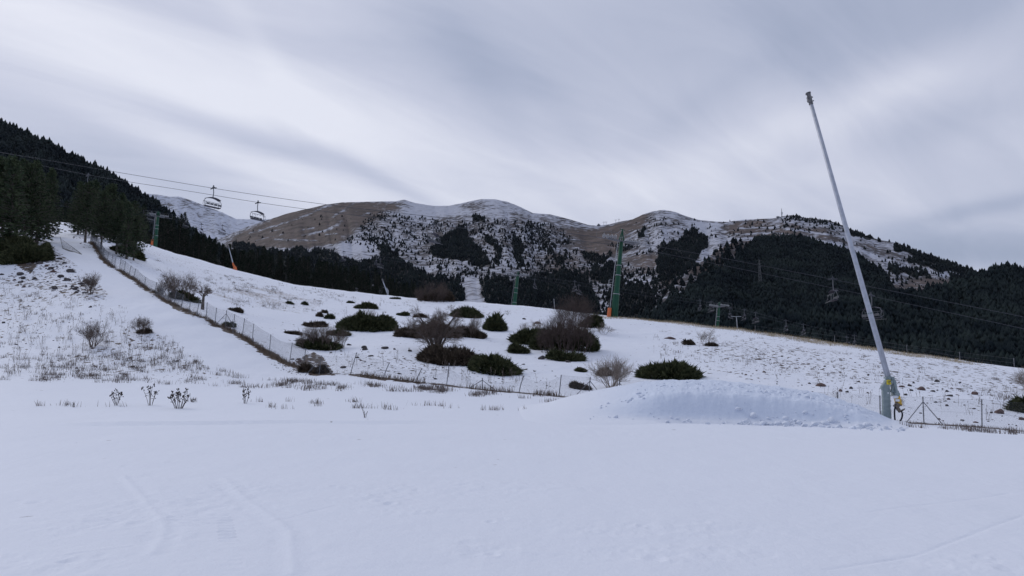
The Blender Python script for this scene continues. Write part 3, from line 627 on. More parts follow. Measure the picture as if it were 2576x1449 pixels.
for i, (px, py, hp) in enumerate(nearT2):
    g = G(px, py); h = hp / F * g[1]
    make_tree(near_p[(i * 3 + 1) % 4], g - [0, 0, .15], h / 10, R.uniform(0, 6.28), 'pine_tree', 'dark pine in the clump between the piste and the upper net fence', 'tree', 'pines above the net fence')
# wooded slope behind the ridge
TOP = [(300, 470), (350, 488), (395, 520), (420, 514), (450, 518), (470, 535), (500, 572), (520, 568), (545, 584), (580, 604), (600, 622), (650, 616), (700, 622), (760, 626), (830, 642), (880, 655), (940, 668), (1000, 692), (1060, 714), (1110, 735), (1165, 758)]
rs = random.Random(3); cnt = 0; put = []
for k in range(4000):
    px = rs.uniform(-60, 1165); cpy = np.interp(px, [a for a, b in CE], [b for a, b in CE]); py = cpy + rs.uniform(0, 1) ** 1.4 * 75
    near = np.interp(px, [0, 345, 585, 700, 850, 1000, 1200], [560, 610, 680, 708, 735, 745, 757])
    p, ok = LE(np.array([px]), np.array([py]))
    if not ok[0]: continue
    p = p[0]; h = rs.uniform(8.5, 13.5); hp = h / p[1] * F; top = py - hp; lim = np.interp(px, [a for a, b in TOP], [b for a, b in TOP]) + rs.uniform(-4, 16)
    if top < lim: h *= (py - lim) / hp
    if h < 5 or py - h / p[1] * F > near - 6: continue
    if any((p[0] - q[0]) ** 2 + (p[1] - q[1]) ** 2 < (2.6 + p[1] * .004) ** 2 for q in put): continue
    put.append(p); cnt += 1
    make_tree(mid_p[k % 5], p - np.array([0, 0, .3]), h / 10, rs.uniform(0, 6.28), 'conifer', 'dark conifer in the wood standing behind the snowy ridge', 'tree', 'conifers behind the snowy ridge')
    if cnt >= 270: break
print('mid trees', cnt)

# ------------------------------------------------------------------ junipers, bare shrubs, dead plants
def juniper(px, py, wp, hp, label, material='juniper', seed=0, name='juniper_bush', up=.3, depth=.8, group='junipers on the hillside'):
    g = G(px, py); s = g[1] / F; w = wp * s / 2; h = max(hp * s, .12); d = w * depth
    g = g + np.array([0, d * .8, 0]); g[2] = onground(g[0], g[1])
    rs = np.random.default_rng(seed + int(px)); n = int(min(7500, 400 + 420 * (w * d + w * h)))
    # lumpy outline: several overlapping mounds
    nl = max(2, int(w * 2.2)); lx = rs.uniform(-.65, .65, nl); ly = rs.uniform(-.5, .5, nl); lh = rs.uniform(.55, 1., nl) * (1 - .45 * np.abs(lx)); lr = rs.uniform(.28, .5, nl)
    def hgt(x, y):
        e = np.clip(1 - x * x - y * y, 0, 1) ** .5; m = np.zeros_like(x)
        for a, b, c, r in zip(lx, ly, lh, lr): m = np.maximum(m, c * np.exp(-((x - a) ** 2 + (y - b) ** 2) / (2 * r * r)))
        return e * .35 + .65 * m * np.minimum(1, e * 2)
    a = rs.uniform(0, 2 * math.pi, n); r = rs.random(n) ** .42; x = r * np.cos(a); y = r * np.sin(a); z = hgt(x, y) * (rs.uniform(.2, 1, n) ** .4) * (1 + .25 * fbm(x * 4 + px, y * 4, 2, 3))
    c = np.stack([x * w, y * d, z * h], -1)
    gz = H((g[0] + c[:, 0]) / (g[1] + c[:, 1]), g[1] + c[:, 1]) - g[2]; c[:, 2] += gz
    dr = np.stack([x * .9, y * .9, np.full(n, up) + .5 * z], -1) + rs.normal(0, .3, (n, 3)); dr[:, 2] = np.maximum(dr[:, 2], -.05); dr /= np.linalg.norm(dr, axis=1, keepdims=True)
    L = rs.uniform(.12, .34, n) * (1 + .5 * (rs.random(n) < .10)) * min(1., .3 + .28 * (w + h)); T = []
    for k in range(3):
        e = np.cross(dr, rs.normal(0, 1, (n, 3))); e /= np.linalg.norm(e, axis=1, keepdims=True) + 1e-6
        dd = dr + rs.normal(0, .28, (n, 3)); wdt = (L * .23)[:, None]
        T.append(np.stack([c - e * wdt - dr * (L * .4)[:, None], c + e * wdt - dr * (L * .3)[:, None], c + dd * L[:, None]], 1))
    T = np.concatenate(T).reshape(-1, 3); F1 = np.arange(len(T)).reshape(-1, 3)
    # opaque inner mass
    gx, gy = np.meshgrid(np.linspace(-1, 1, 22), np.linspace(-1, 1, 16)); rr = np.sqrt(gx ** 2 + gy ** 2); k = np.where(rr > 1e-6, np.maximum(np.abs(gx), np.abs(gy)) / np.maximum(rr, 1e-6), 1)
    gx, gy = gx * k * .84, gy * k * .84; hz = hgt(gx, gy) * .68 * h; X = gx * w; Y = gy * d
    gz = H((g[0] + X) / (g[1] + Y), g[1] + Y) - g[2]; core = np.stack([X, Y, hz + gz - .12 * ((gx ** 2 + gy ** 2) > .8)], -1).reshape(-1, 3)
    q = grid_faces(16, 22); q = np.concatenate([q[:, [0, 1, 2]], q[:, [0, 2, 3]]]) + len(T)
    o = link(name, mesh_np(name, np.concatenate([T, core]), np.concatenate([F1, q]), M[material]), None, g); tag(o, label, 'bush', group); return o
JL = [
 (915, 832, 152, 42, 'wide dark green juniper mound left of the bare tree, largest on the hillside', 'juniper'),
 (918, 779, 56, 15, 'low dark green juniper just above the wide juniper mound', 'juniper'),
 (1173, 800, 80, 25, 'low spreading green juniper right of the bare tree top', 'juniper'),
 (1245, 833, 56, 43, 'compact upright green juniper standing alone between the bare tree and the brown thicket', 'juniper'),
 (1013, 794, 30, 12, 'small dark juniper left of the bare tree top', 'juniper'),
 (1056, 800, 32, 12, 'small browned juniper beside the bare tree crown', 'juniperb'),
 (1243, 942, 124, 52, 'big dark green juniper just behind the net fence, nearest of the middle group', 'juniper'),
 (1693, 953, 158, 40, 'wide dark green juniper right behind the snow heap', 'juniper'),
 (1305, 887, 50, 30, 'small green juniper at the left foot of the brown thicket', 'juniper'),
 (1425, 906, 92, 28, 'flat green juniper in front of the brown thicket', 'juniper'),
 (1335, 864, 100, 42, 'green juniper forming the left side of the brown thicket', 'juniper'),
 (1395, 880, 120, 60, 'green juniper low in the middle of the brown thicket', 'juniper'),
 (1465, 884, 84, 66, 'green juniper forming the right front of the brown thicket', 'juniper'),
 (1490, 826, 58, 38, 'green juniper sticking out right of the brown thicket, nearest the green tower', 'juniper'),
 (1125, 918, 155, 44, 'dark brownish juniper around the foot of the bare tree', 'juniperb'),
 (1030, 852, 80, 28, 'dark juniper left of the bare tree trunk', 'juniperb'),
 (1095, 850, 110, 38, 'dark juniper behind the bare tree trunk', 'juniperb'),
 (1180, 850, 78, 30, 'dark juniper right of the bare tree trunk', 'juniperb'),
 (795, 877, 105, 26, 'dark juniper under the low bare thicket by the fence bend', 'juniper'),
 (788, 822, 58, 14, 'small dark juniper behind the low bare thicket', 'juniperb'),
 (735, 842, 42, 9, 'flat brownish juniper left of the low bare thicket', 'juniperb'),
 (848, 842, 56, 14, 'small green juniper right behind the low bare thicket', 'juniper'),
 (1094, 758, 92, 42, 'brown domed bush on the snowy skyline above the bare tree', 'juniperb'),
 (590, 783, 34, 11, 'low brown bush on the open snow right of the lone little tree', 'juniperb'),
 (2592, 1040, 66, 50, 'dark green juniper cut by the right picture edge behind the wire fence', 'juniper'),
 (828, 802, 24, 15, 'small dark bush, lower of the three beside each other above the low bare thicket', 'juniper'),
 (803, 797, 15, 12, 'tiny round brown bush, leftmost of the three above the low bare thicket', 'juniperb'),
 (816, 788, 13, 11, 'tiny round brown bush, uppermost of the three above the low bare thicket', 'juniperb'),
 (573, 824, 30, 12, 'spiky little green juniper behind the net fence beside its brace', 'juniper'),
 (765, 768, 15, 11, 'small dark pointed bush alone on the upper snow', 'juniper'),
 (727, 765, 18, 7, 'small dark low bush on the upper snow left of the pointed one', 'juniper'),
 (881, 762, 18, 6, 'small dark low bush above the low dark green juniper', 'juniper'),
 (993, 752, 26, 5, 'flat green juniper near the skyline left of the brown domed bush', 'juniper'),
 (40, 668, 120, 62, 'large dark green bush under the pines on the left bank', 'juniper'),
 (-30, 660, 160, 70, 'dark bush under the pines cut by the left picture edge', 'juniper'),
 (455, 752, 70, 26, 'dark juniper inside the grey bare thicket left of the lone little tree', 'juniper'),
 (1735, 868, 26, 16, 'brown tuft bush left of the pale twigs on the right slope', 'juniperb'),
 (1792, 872, 30, 10, 'brown tuft bush right of the pale twigs on the right slope', 'juniperb'),
 (1524, 942, 36, 20, 'small brown bush caught in the pale vase shaped shrub', 'juniperb'),
 (1462, 932, 26, 9, 'small green juniper beside a stone behind the fence', 'juniper'),
 (1460, 980, 50, 20, 'dark brown bush behind the braced fence post at the heap edge', 'juniperb'),
 (358, 838, 34, 10, 'brown tussock at the foot of a small bare shrub on the left slope', 'juniperb'),
 (308, 640, 80, 30, 'dark bush under the pines beside the upper net fence', 'juniper'),
 (770, 935, 40, 24, 'dark brown bush in the fence bend', 'juniperb'),
 (805, 940, 34, 22, 'brown bush beside the braced post at the fence bend', 'juniperb'),
]
for i, (px, py, w, h, lab, mt) in enumerate(JL): juniper(px, py, w, h, lab, mt, i)

def twigs(seed, kind, h, w, n0, depth, r0, droop=0.):
    rs = random.Random(seed); segs = []
    def br(p, d, L, r, lv):
        n = 4 if lv < depth else 3; q = p.copy(); kids = []
        for i in range(n):
            d = d + np.array([rs.gauss(0, .16), rs.gauss(0, .16), rs.gauss(.04, .1)]); d = d / np.linalg.norm(d)
            q2 = q + d * L / n; ra = max(r * (1 - .16 * i), .0045); segs.append([*q, *q2, ra, max(r * (1 - .16 * (i + 1)), .004)]); q = q2
            if lv < depth and i >= 1: kids.append((q.copy(), d.copy(), r * (1 - .16 * (i + 1))))
        if lv < depth:
            kids.append((q.copy(), d.copy(), r * .4))
            for kp, kd, kr in kids:
                for _ in range(2 if lv < depth - 1 else 2):
                    t = np.array([rs.gauss(0, 1), rs.gauss(0, 1), rs.gauss(.1, .6)]); t -= kd * t.dot(kd); t /= np.linalg.norm(t)
                    nd = kd * .75 + t * rs.uniform(.4, .85); nd[2] += .12 - droop; nd /= np.linalg.norm(nd)
                    br(kp, nd, L * rs.uniform(.5, .72), kr * .62, lv + 1)
    for i in range(n0):
        a = rs.uniform(0, 6.28); sp = rs.uniform(.05, 1) ** .7
        if kind == 'vase': d = np.array([math.cos(a) * sp * w / h * .75, math.sin(a) * sp * w / h * .75, 1.]); p = np.array([math.cos(a), math.sin(a), 0]) * .12 * w * rs.random(); L = h * rs.uniform(.42, .6) * (1 - .25 * sp)
        elif kind == 'thicket': d = np.array([math.cos(a) * .35, math.sin(a) * .35, 1.]); p = np.array([math.cos(a) * .42 * w, math.sin(a) * .3 * w, 0]) * rs.random() ** .6; L = h * rs.uniform(.38, .54) * (1 - .62 * min(1, (p[0] / (.42 * w)) ** 2 + .5 * (p[1] / (.3 * w)) ** 2))
        else: d = np.array([math.cos(a) * .22, math.sin(a) * .22, 1.]); p = np.array([math.cos(a), math.sin(a), 0]) * .03 * w; L = h * rs.uniform(.42, .55)
        br(p, d / np.linalg.norm(d), L, r0 * rs.uniform(.7, 1.1), 1)
    return segs
def shrub(px, py, wp, hp, label, kind='vase', n0=8, depth=3, r0=.022, material='twig', seed=1, name='bare_shrub', cat='shrub', group='bare shrubs', dy=0, minr=None):
    g = G(px, py); g[1] += dy; g[0] *= g[1] / (g[1] - dy); g[2] = onground(g[0], g[1]); s = g[1] / F; w = wp * s; h = hp * s
    S = np.array(twigs(seed, kind, h, w, n0, depth, r0))
    xs = np.concatenate([S[:, 0], S[:, 3]]); zs = np.concatenate([S[:, 2], S[:, 5]])
    kx = w / max(np.percentile(xs, 99) - np.percentile(xs, 1), .01); kz = h / max(np.percentile(zs, 99.5), .01)
    kx = min(max(kx, .4), 2.5); S[:, [0, 1, 3, 4]] *= kx; S[:, [2, 5]] *= kz
    S[:, [2]] -= .0; o = link(name, seg_mesh(name, S, M[material], 3), None, g - [0, 0, .03]); tag(o, label, cat, group); return o
shrub(447, 750, 100, 70, 'dense grey brown bare thicket behind the net fence on the left', 'thicket', 34, 3, .03, 'twig', 3)
shrub(420, 745, 60, 50, 'bare thicket edge with lighter twigs just left of the dense grey one', 'thicket', 14, 3, .025, 'twig', 33)
o = empty('lone_tree', G(509, 782), 'lone little bare tree with one thick trunk beside the grey thicket', 'tree')
def lone():
    g = np.array(o.location); s = g[1] / F; h = 66 * s
    link('trunk', seg_mesh('trunk', path_segs([(0, 0, -.1), (.02, 0, .3 * h), (.05, 0, .58 * h)], .16, .09), M['bark'], 8), o)
    S = np.array(twigs(8, 'vase', h * .5, 1.9, 14, 3, .03)); S[:, [2, 5]] += .5 * h; S[:, [0, 3]] += .05
    link('crown', seg_mesh('crown', S, M['twig'], 3), o)
lone()
shrub(228, 740, 46, 56, 'bare bushy shrub at the lower end of the rocky left bank', 'vase', 16, 3, .03, 'twig', 5)
shrub(232, 873, 64, 66, 'bare shrub with long spreading stems in the middle of the left slope', 'vase', 15, 3, .026, 'twig', 6)
shrub(355, 838, 42, 44, 'small bare shrub right of the long stemmed one on the left slope', 'vase', 14, 3, .02, 'twig', 7)
shrub(800, 874, 104, 62, 'wide low bare thicket above the fence bend', 'thicket', 38, 3, .035, 'twig', 9)
shrub(1088, 760, 84, 52, 'reddish brown twigs over the domed bush on the skyline', 'thicket', 44, 3, .022, 'twigd', 10)
shrub(1425, 884, 140, 96, 'dense dark brown thicket of fine twigs, largest on the hillside', 'thicket', 66, 3, .032, 'twigd', 12, dy=-.6)
shrub(1445, 842, 100, 90, 'tall brown twigs rising from the back of the largest thicket', 'thicket', 56, 3, .028, 'twigd', 13, dy=4)
shrub(1340, 850, 60, 45, 'pale bare twigs at the left end of the largest thicket', 'vase', 12, 3, .02, 'twigl', 14)
shrub(1537, 978, 104, 78, 'pale vase shaped bare shrub behind the left end of the snow heap', 'vase', 26, 3, .022, 'twigl', 15)
shrub(1772, 870, 44, 46, 'small pale bare shrub alone on the right slope', 'vase', 8, 3, .018, 'twigl', 16)
shrub(1520, 842, 46, 32, 'faint pale twigs right of the largest thicket', 'vase', 7, 3, .014, 'twigl', 17)
shrub(2590, 985, 60, 60, 'pale bare shrub cut by the right picture edge', 'vase', 14, 3, .02, 'twigl', 18)
shrub(1192, 850, 32, 56, 'upright shrub with dark leafy stalks right of the bare tree', 'vase', 9, 3, .03, 'twig', 19)
shrub(1040, 852, 90, 52, 'grey bare twigs left of the bare tree trunk', 'thicket', 9, 3, .014, 'twig', 20)
shrub(1160, 850, 90, 50, 'grey bare twigs right of the bare tree trunk', 'thicket', 8, 3, .014, 'twig', 21)
shrub(920, 810, 60, 34, 'thin grey twigs sprouting from the wide juniper mound', 'thicket', 12, 3, .012, 'twigl', 22)
shrub(862, 870, 40, 50, 'thin bare stems at the right end of the low thicket', 'vase', 9, 3, .022, 'twig', 23)
def big_tree():
    g = G(1095, 890); s = g[1] / F; h = 158 * s; t = empty('bare_tree', g, 'large bare many stemmed tree in the middle of the hillside above dark junipers', 'tree')
    rs = random.Random(77); stems = []; S = []
    for i, (dx, L) in enumerate(((-.55, .55), (-.3, .62), (-.1, .6), (.12, .66), (.3, .6), (.62, .52), (-.95, .42), (1.05, .42))):
        pts = [np.array([dx * .25, rs.uniform(-.2, .2), 0])]; d = np.array([dx * .35, rs.uniform(-.25, .25), 1.]); d /= np.linalg.norm(d)
        for k in range(7):
            d = d + np.array([dx * .07 + rs.gauss(0, .09), rs.gauss(0, .08), 0]); d /= np.linalg.norm(d); pts.append(pts[-1] + d * h * L / 7)
        stems += path_segs(pts, .12, .045)
        for k in range(2, 8):
            for q in range(2):
                a = rs.uniform(0, 6.28); dd = np.array([math.cos(a) * 1.05 + dx * .5, math.sin(a) * .8, rs.uniform(.15, .9)]); dd /= np.linalg.norm(dd)
                sub = twigs(rs.randint(0, 9999), 'one', h * .42 * rs.uniform(.6, 1.) * (1.2 - k * .05), .1, 1, 3, .032)
                sub = np.array(sub); z = np.array([0, 0, 1.]); v = np.cross(z, dd); c = z.dot(dd); K = np.array([[0, -v[2], v[1]], [v[2], 0, -v[0]], [-v[1], v[0], 0]]); Rm = np.eye(3) + K + K @ K / (1 + c)
                for col in (0, 3): sub[:, col:col + 3] = sub[:, col:col + 3] @ Rm.T + pts[k]
                S.append(sub)
    link('trunk', seg_mesh('trunk', stems, M['bark'], 6), t); link('branches', seg_mesh('branches', np.concatenate(S), M['twig'], 3), t)
big_tree()

# dead stalk plants near the piste edge
def stalks(px, py, wp, hp, label, n, seed, heads=True):
    g = G(px, py); s = g[1] / F; w = wp * s * 1.15; h = hp * s * 1.4; rs = random.Random(seed); r = empty('dead_stalk_plant', g, label, 'plant', 'dead stalk plants near the piste edge'); S = []; Hd = MB()
    for i in range(n):
        a = -1 + 2 * (i + rs.random()) / n; L = h * rs.uniform(.55, 1) * (1 - .3 * abs(a)); p = np.array([a * w * .12, rs.uniform(-.05, .05), -.02]); d = np.array([a * w * .42 / h * 1.1, rs.uniform(-.2, .2), 1.]); pts = [p]
        for k in range(6):
            d = d + np.array([rs.gauss(0, .06), rs.gauss(0, .06), 0]); pts.append(pts[-1] + d / np.linalg.norm(d) * L / 6)
            if k > 1:
                e = pts[-1] + np.array([rs.gauss(0, .05), rs.gauss(0, .05), rs.uniform(.01, .06)]); S.append([*pts[-1], *e, .006, .004])
                if heads: S.append([*(e - [0, 0, .018]), *(e + [.01, 0, .022]), .016, .012])
        S += path_segs(pts, .010, .006)
        if heads:
            for q in range(4): c = pts[-1] + np.array([rs.gauss(0, .03), rs.gauss(0, .03), rs.gauss(0, .025)]); S.append([*(c - [0, 0, .025]), *(c + [0, 0, .025]), .022, .016])
    link('stems', seg_mesh('stems', S, M['seed'], 4), r)
stalks(292, 1020, 26, 30, 'short dead stalk plant, leftmost of the four at the near piste edge', 7, 1)
stalks(378, 1020, 30, 44, 'tall narrow dead stalk plant left of the broad one', 7, 2)
stalks(450, 1028, 62, 40, 'broad fan shaped dead plant with dark seed heads, widest at the piste edge', 16, 3)
stalks(617, 1016, 22, 38, 'tall dead stalk plant standing apart to the right of the broad one', 6, 4)
stalks(485, 1012, 20, 12, 'low dead tuft lying right behind the broad dead plant', 8, 5, False)
stalks(918, 1052, 20, 22, 'few thin dead sticks alone in the smooth snow', 3, 6, False)
stalks(185, 1024, 10, 12, 'tiny dead sprig at the near piste edge far left', 3, 7, False)

# ------------------------------------------------------------------ grass and stalks (uncountable)
def blades(pts, hmin, hmax, wid, spread, rs, hs=1.):
    n = len(pts); h = (rs.uniform(hmin, hmax, n) * hs)[:, None]; a = rs.uniform(0, 2 * math.pi, n); d = np.stack([np.cos(a), np.sin(a), 0 * a], -1)
    b = rs.uniform(0, 2 * math.pi, n); e = np.stack([np.cos(b), np.sin(b) * .3, 0 * b], -1) * wid
    tip = pts + np.array([0, 0, 1.]) * h + d * h * spread * rs.uniform(0, 1, n)[:, None]; mid = pts + (tip - pts) * .5 + np.array([0, 0, 1.]) * h * .08
    V = np.stack([pts - e, pts + e, mid + e * .7, mid - e * .7, tip], 1).reshape(-1, 3); k = (np.arange(n) * 5)[:, None]
    return V, np.concatenate([k + [[0, 1, 2]], k + [[0, 2, 3]], k + [[3, 2, 4]]])
def grass(name, regions, hmin, hmax, wid, material, seed, label, per=22, rad_=.25, spread=.5):
    rs = np.random.default_rng(seed); P_ = []
    for poly, n, dens in regions:
        x0 = min(p[0] for p in poly); x1 = max(p[0] for p in poly); y0 = min(p[1] for p in poly); y1 = max(p[1] for p in poly); c = 0
        for _ in range(n * 8):
            if c >= n: break
            px, py = rs.uniform(x0, x1), rs.uniform(y0, y1)
            if not inpoly(np.array([px]), np.array([py]), poly)[0] or fbm(np.array([px / 30]), np.array([py / 9]), 3, seed)[0] < dens: continue
            g = G(px, py); c += 1; k = int(rs.integers(per // 3, per)); ex = rs.uniform(.5, 2.2)
            P_.append(g[None] + np.stack([rs.normal(0, rad_ * ex, k), rs.normal(0, rad_ * .4, k), np.zeros(k)], -1))
    pts = np.concatenate(P_); pts[:, 2] = H(pts[:, 0] / pts[:, 1], pts[:, 1]) - .01; V, Fc = blades(pts, hmin, hmax, wid, spread, rs)
    o = link(name, mesh_np(name, V, Fc, M[material])); tag(o, label, 'grass', kind='stuff')
grass('dry_grass', [
 ([(0, 900), (120, 880), (400, 870), (560, 920), (640, 965), (520, 968), (300, 966), (0, 962)], 230, .12), ([(0, 935), (200, 940), (420, 960), (0, 962)], 60, .05),
 ([(430, 955), (700, 955), (860, 970), (1060, 975), (1060, 990), (800, 984), (560, 975)], 80, .1), ([(640, 950), (960, 968), (960, 986), (700, 978)], 50, .1),
 ([(1060, 965), (1400, 1000), (1400, 1015), (1050, 985)], 130, 0), ([(0, 800), (300, 760), (480, 880), (520, 940), (0, 930)], 150, 0), ([(0, 700), (180, 730), (300, 770), (0, 800)], 40, .1),
 ([(380, 650), (700, 720), (800, 790), (600, 770), (520, 740), (400, 690)], 260, .0), ([(560, 690), (900, 745), (900, 770), (600, 760)], 170, 0), ([(900, 750), (1280, 780), (1280, 800), (900, 790)], 40, .1),
 ([(1600, 830), (1900, 850), (2560, 960), (2560, 1010), (1900, 930), (1650, 900)], 130, .0), ([(2260, 1072), (2420, 1076), (2576, 1088), (2576, 1096), (2400, 1086), (2280, 1078)], 40, -.1),
 ([(60, 1015), (330, 1022), (330, 1026), (60, 1024)], 5, -.5), ([(380, 1008), (900, 1012), (1350, 1026), (1350, 1034), (700, 1030), (600, 1018)], 26, -.1)],
 .07, .30, .009, 'dry', 21, 'dry grass tufts poking through the thin snow', 24, .15)
grass('ridge_grass', [([(1480, 793), (1560, 799), (1700, 811), (1900, 835), (2000, 848), (2200, 878), (2400, 908), (2450, 914), (2440, 918), (2200, 884), (2000, 856), (1800, 828), (1600, 806), (1490, 800)], 1500, -.6)],
 .12, .38, .009, 'straw', 22, 'straw coloured grass fringe along the right skyline ridge', 26, .4, .4)
def strip_grass():
    rs = np.random.default_rng(8); pts = []
    for line, k0, dens in ((FBg, 0, 90), (FRg[5:], 0, 40)):
        for a, b in zip(line[:-1], line[1:]):
            L = math.dist(a[:2], b[:2]); n = int(L * dens); t = rs.random(n)[:, None]; p = a + (b - a) * t; p = p + np.stack([rs.normal(0, .16, n), rs.normal(-.02, .2, n), np.zeros(n)], -1)
            p = p[vnoise(p[:, 0] * .8, p[:, 1] * .8, 5) > -.25]; pts.append(p)
    nR = len(pts) - len(FBg) + 1; hm = np.concatenate([np.full(len(q), .36 if i < len(FBg) - 1 else .14) for i, q in enumerate(pts)]); pts = np.concatenate(pts); pts[:, 2] = H(pts[:, 0] / pts[:, 1], pts[:, 1]) - .01; V, Fc = blades(pts, .4, 1.1, .013, .8, rs, hs=hm)
    o = link('ditch_grass', mesh_np('ditch_grass', V, Fc, M['browng'])); tag(o, 'brown matted grass in the ditch along the fence foot', 'grass', kind='stuff')
strip_grass()
def dead_stems():
    rs = np.random.default_rng(18); S = []
    regs = [([(0, 730), (200, 750), (420, 860), (520, 940), (0, 950)], 200), ([(1640, 850), (2560, 990), (2560, 1060), (2260, 1050), (1900, 960), (1640, 920)], 60), ([(540, 690), (1000, 760), (900, 800), (560, 760)], 60), ([(820, 880), (1400, 960), (1400, 985), (850, 930)], 40)]
    for poly, n in regs:
        c = 0; xs = [p[0] for p in poly]; ys = [p[1] for p in poly]
        while c < n:
            px, py = rs.uniform(min(xs), max(xs)), rs.uniform(min(ys), max(ys))
            if not inpoly(np.array([px]), np.array([py]), poly)[0]: continue
            g = G(px, py); c += 1
            for _ in range(int(rs.integers(1, 6))):
                p = g + [rs.normal(0, .08), rs.normal(0, .08), -.02]; h = rs.uniform(.2, .7); d = np.array([rs.normal(0, .18), rs.normal(0, .15), 1.]); q = p + d * h; S += [[*p, *q, .007, .005]]
                if rs.random() < .5: S += [[*q, *(q + d * .09), .018, .010]]
                for _k in range(int(rs.integers(0, 4))): a = p + d * h * rs.uniform(.4, 1); S += [[*a, *(a + [rs.normal(0, .1), rs.normal(0, .05), .09]), .005, .003]]
    o = link('dead_stems', seg_mesh('dead_stems', S, M['dry'], 3)); tag(o, 'scattered thin dead plant stems standing in the snow', 'dead stems', kind='stuff')
dead_stems()

# ------------------------------------------------------------------ stones
import bmesh
def rock_mesh(seed, material):
    bm = bmesh.new(); bmesh.ops.create_icosphere(bm, subdivisions=3, radius=.5); rs = np.random.default_rng(seed); pl = rs.normal(0, 1, (9, 3)); pl /= np.linalg.norm(pl, axis=1, keepdims=True); dd = rs.uniform(.26, .42, 9)
    for v in bm.verts:
        c = np.array(v.co)
        for n, d in zip(pl, dd):
            k = c @ n - d
            if k > 0: c = c - n * k * .85
        c = c * (1 + .08 * float(fbm(np.array([c[0] * 5 + seed]), np.array([c[1] * 5 + c[2] * 3]), 3, 2)[0])); v.co = c
    me = bpy.data.meshes.new('rock'); bm.to_mesh(me); bm.free(); me.materials.append(material); me.polygons.foreach_set('use_smooth', [True] * len(me.polygons)); return me
RM = [rock_mesh(i, M['rock']) for i in range(5)]; RR = [rock_mesh(i + 20, M['rockr']) for i in range(3)]
def rock(px, py, wp, hp, label, group=None, red=False, snowy=.45):
    g = G(px, py); s = g[1] / F; me = R.choice(RR if red else RM); o = link('rock', me, None, g); w = wp * s; h = max(hp * s, .06)
    o.scale = (w * 1.25, w * R.uniform(.7, 1.1), h * 1.9); o.rotation_euler = (R.uniform(-.25, .25), R.uniform(-.25, .25), R.uniform(0, .5) if R.random() < .5 else R.uniform(2.9, 3.5))
    tag(o, label, 'rock', group); return o
SR = lambda x, y: (x * S2D, y * S2D)
named = [
 ((2116, 1399), 26, 18, 'rounded grey boulder in the snow below the flat juniper', 0), ((2218, 1412), 22, 8, 'flat grey stone below the right end of the flat juniper', 0),
 ((1422, 1360), 20, 12, 'upper of two dark stones leaning together above the fence', 0), ((1425, 1370), 20, 12, 'lower of two dark stones leaning together above the fence', 0),
 ((1364, 1343), 16, 8, 'dark angular stone right of the low bare thicket', 0), ((1502, 1366), 28, 10, 'dark broad stone left of the bare tree foot', 0), ((1540, 1372), 10, 7, 'small dark stone between the broad stone and the bare tree', 0),
 ((1600, 1378), 16, 9, 'dark stone nearest the left edge of the bare tree junipers', 0), ((1448, 1395), 22, 6, 'low dark stone just above the fence netting', 0), ((1340, 1435), 22, 10, 'dark stone behind the fence right of the braced corner post', 0),
 ((2270, 1443), 36, 16, 'grey stone beside the small green juniper behind the fence', 0), ((2045, 1428), 14, 5, 'small dark stone right of the big juniper behind the fence', 0),
 ((3204, 1506), 34, 13, 'largest dark reddish rock left of the snow lance', 1), ((3323, 1514), 14, 10, 'round dark stone between the reddish rock and the snow lance', 0),
 ((3597, 1522), 30, 15, 'large dark red boulder above the braced fence post', 1), ((3523, 1512), 22, 8, 'flat red stone just right of the snow lance post', 1), ((3551, 1504), 16, 9, 'dark slanting stone above the flat red stone', 0), ((3558, 1526), 16, 8, 'dark stone between the flat red stone and the dark red boulder', 0),
 ((3538, 1544), 15, 8, 'dark stone below the flat red stone', 0), ((3642, 1527), 18, 7, 'dark flat stone right of the dark red boulder', 0), ((3701, 1528), 15, 9, 'dark notched stone midway to the brown red rock', 0), ((3806, 1538), 28, 12, 'brown red rock halfway between the last two fence posts', 1),
 ((3709, 1550), 26, 8, 'dark long stone above the top wire of the fence', 0), ((3699, 1588), 14, 9, 'dark round stone seen through the wire mesh', 0), ((3656, 1576), 13, 6, 'dark stone beside the upper brace of the post', 0),
 ((3902, 1614), 38, 20, 'biggest red brown boulder at the right behind the last post', 1), ((3757, 1644), 16, 6, 'dark flat stone low behind the mesh', 0), ((3804, 1599), 14, 5, 'flat stone left of the last fence post', 0), ((3812, 1653), 18, 7, 'red stone just behind the ditch by the last post', 1), ((3990, 1640), 24, 12, 'red brown rock cut by the right edge below the juniper', 1),
 ((2100, 1265), 26, 10, 'cluster of reddish stones right of the upright juniper', 1), ((2047, 1250), 14, 6, 'stone just left of the reddish cluster', 0), ((2620, 1322), 40, 9, 'brown rock cluster left of the small pale shrub on the right slope', 1), ((210, 1060), 26, 9, 'large flat dark slab in the left rocky bank', 1), ((280, 1062), 30, 8, 'largest dark slab above the bare shrub on the rocky bank', 0), ((1560, 1462), 18, 6, 'dark stone behind the fallen netting', 0)]
for (x, y), w, h, lab, rd in named: rock(x * S2D, y * S2D, w * S2D, h * S2D, lab, 'singled out stones', bool(rd))
def scatter_rocks(poly, n, smin, smax, label, group, seed, redp=.15):
    rs = random.Random(seed); xs = [p[0] for p in poly]; ys = [p[1] for p in poly]; c = 0
    while c < n:
        px, py = rs.uniform(min(xs), max(xs)), rs.uniform(min(ys), max(ys))
        if not inpoly(np.array([px]), np.array([py]), poly)[0]: continue
        w = smin + (smax - smin) * rs.random() ** 2.5; rock(px, py, w, w * rs.uniform(.35, .65), label, group, rs.random() < redp); c += 1
scatter_rocks([(60, 620), (110, 615), (190, 680), (235, 710), (230, 740), (120, 730), (20, 715), (0, 690), (80, 690)], 92, 5, 17, 'dark stone in the rocky snow patched bank on the left', 'stones of the left bank', 1, .1)
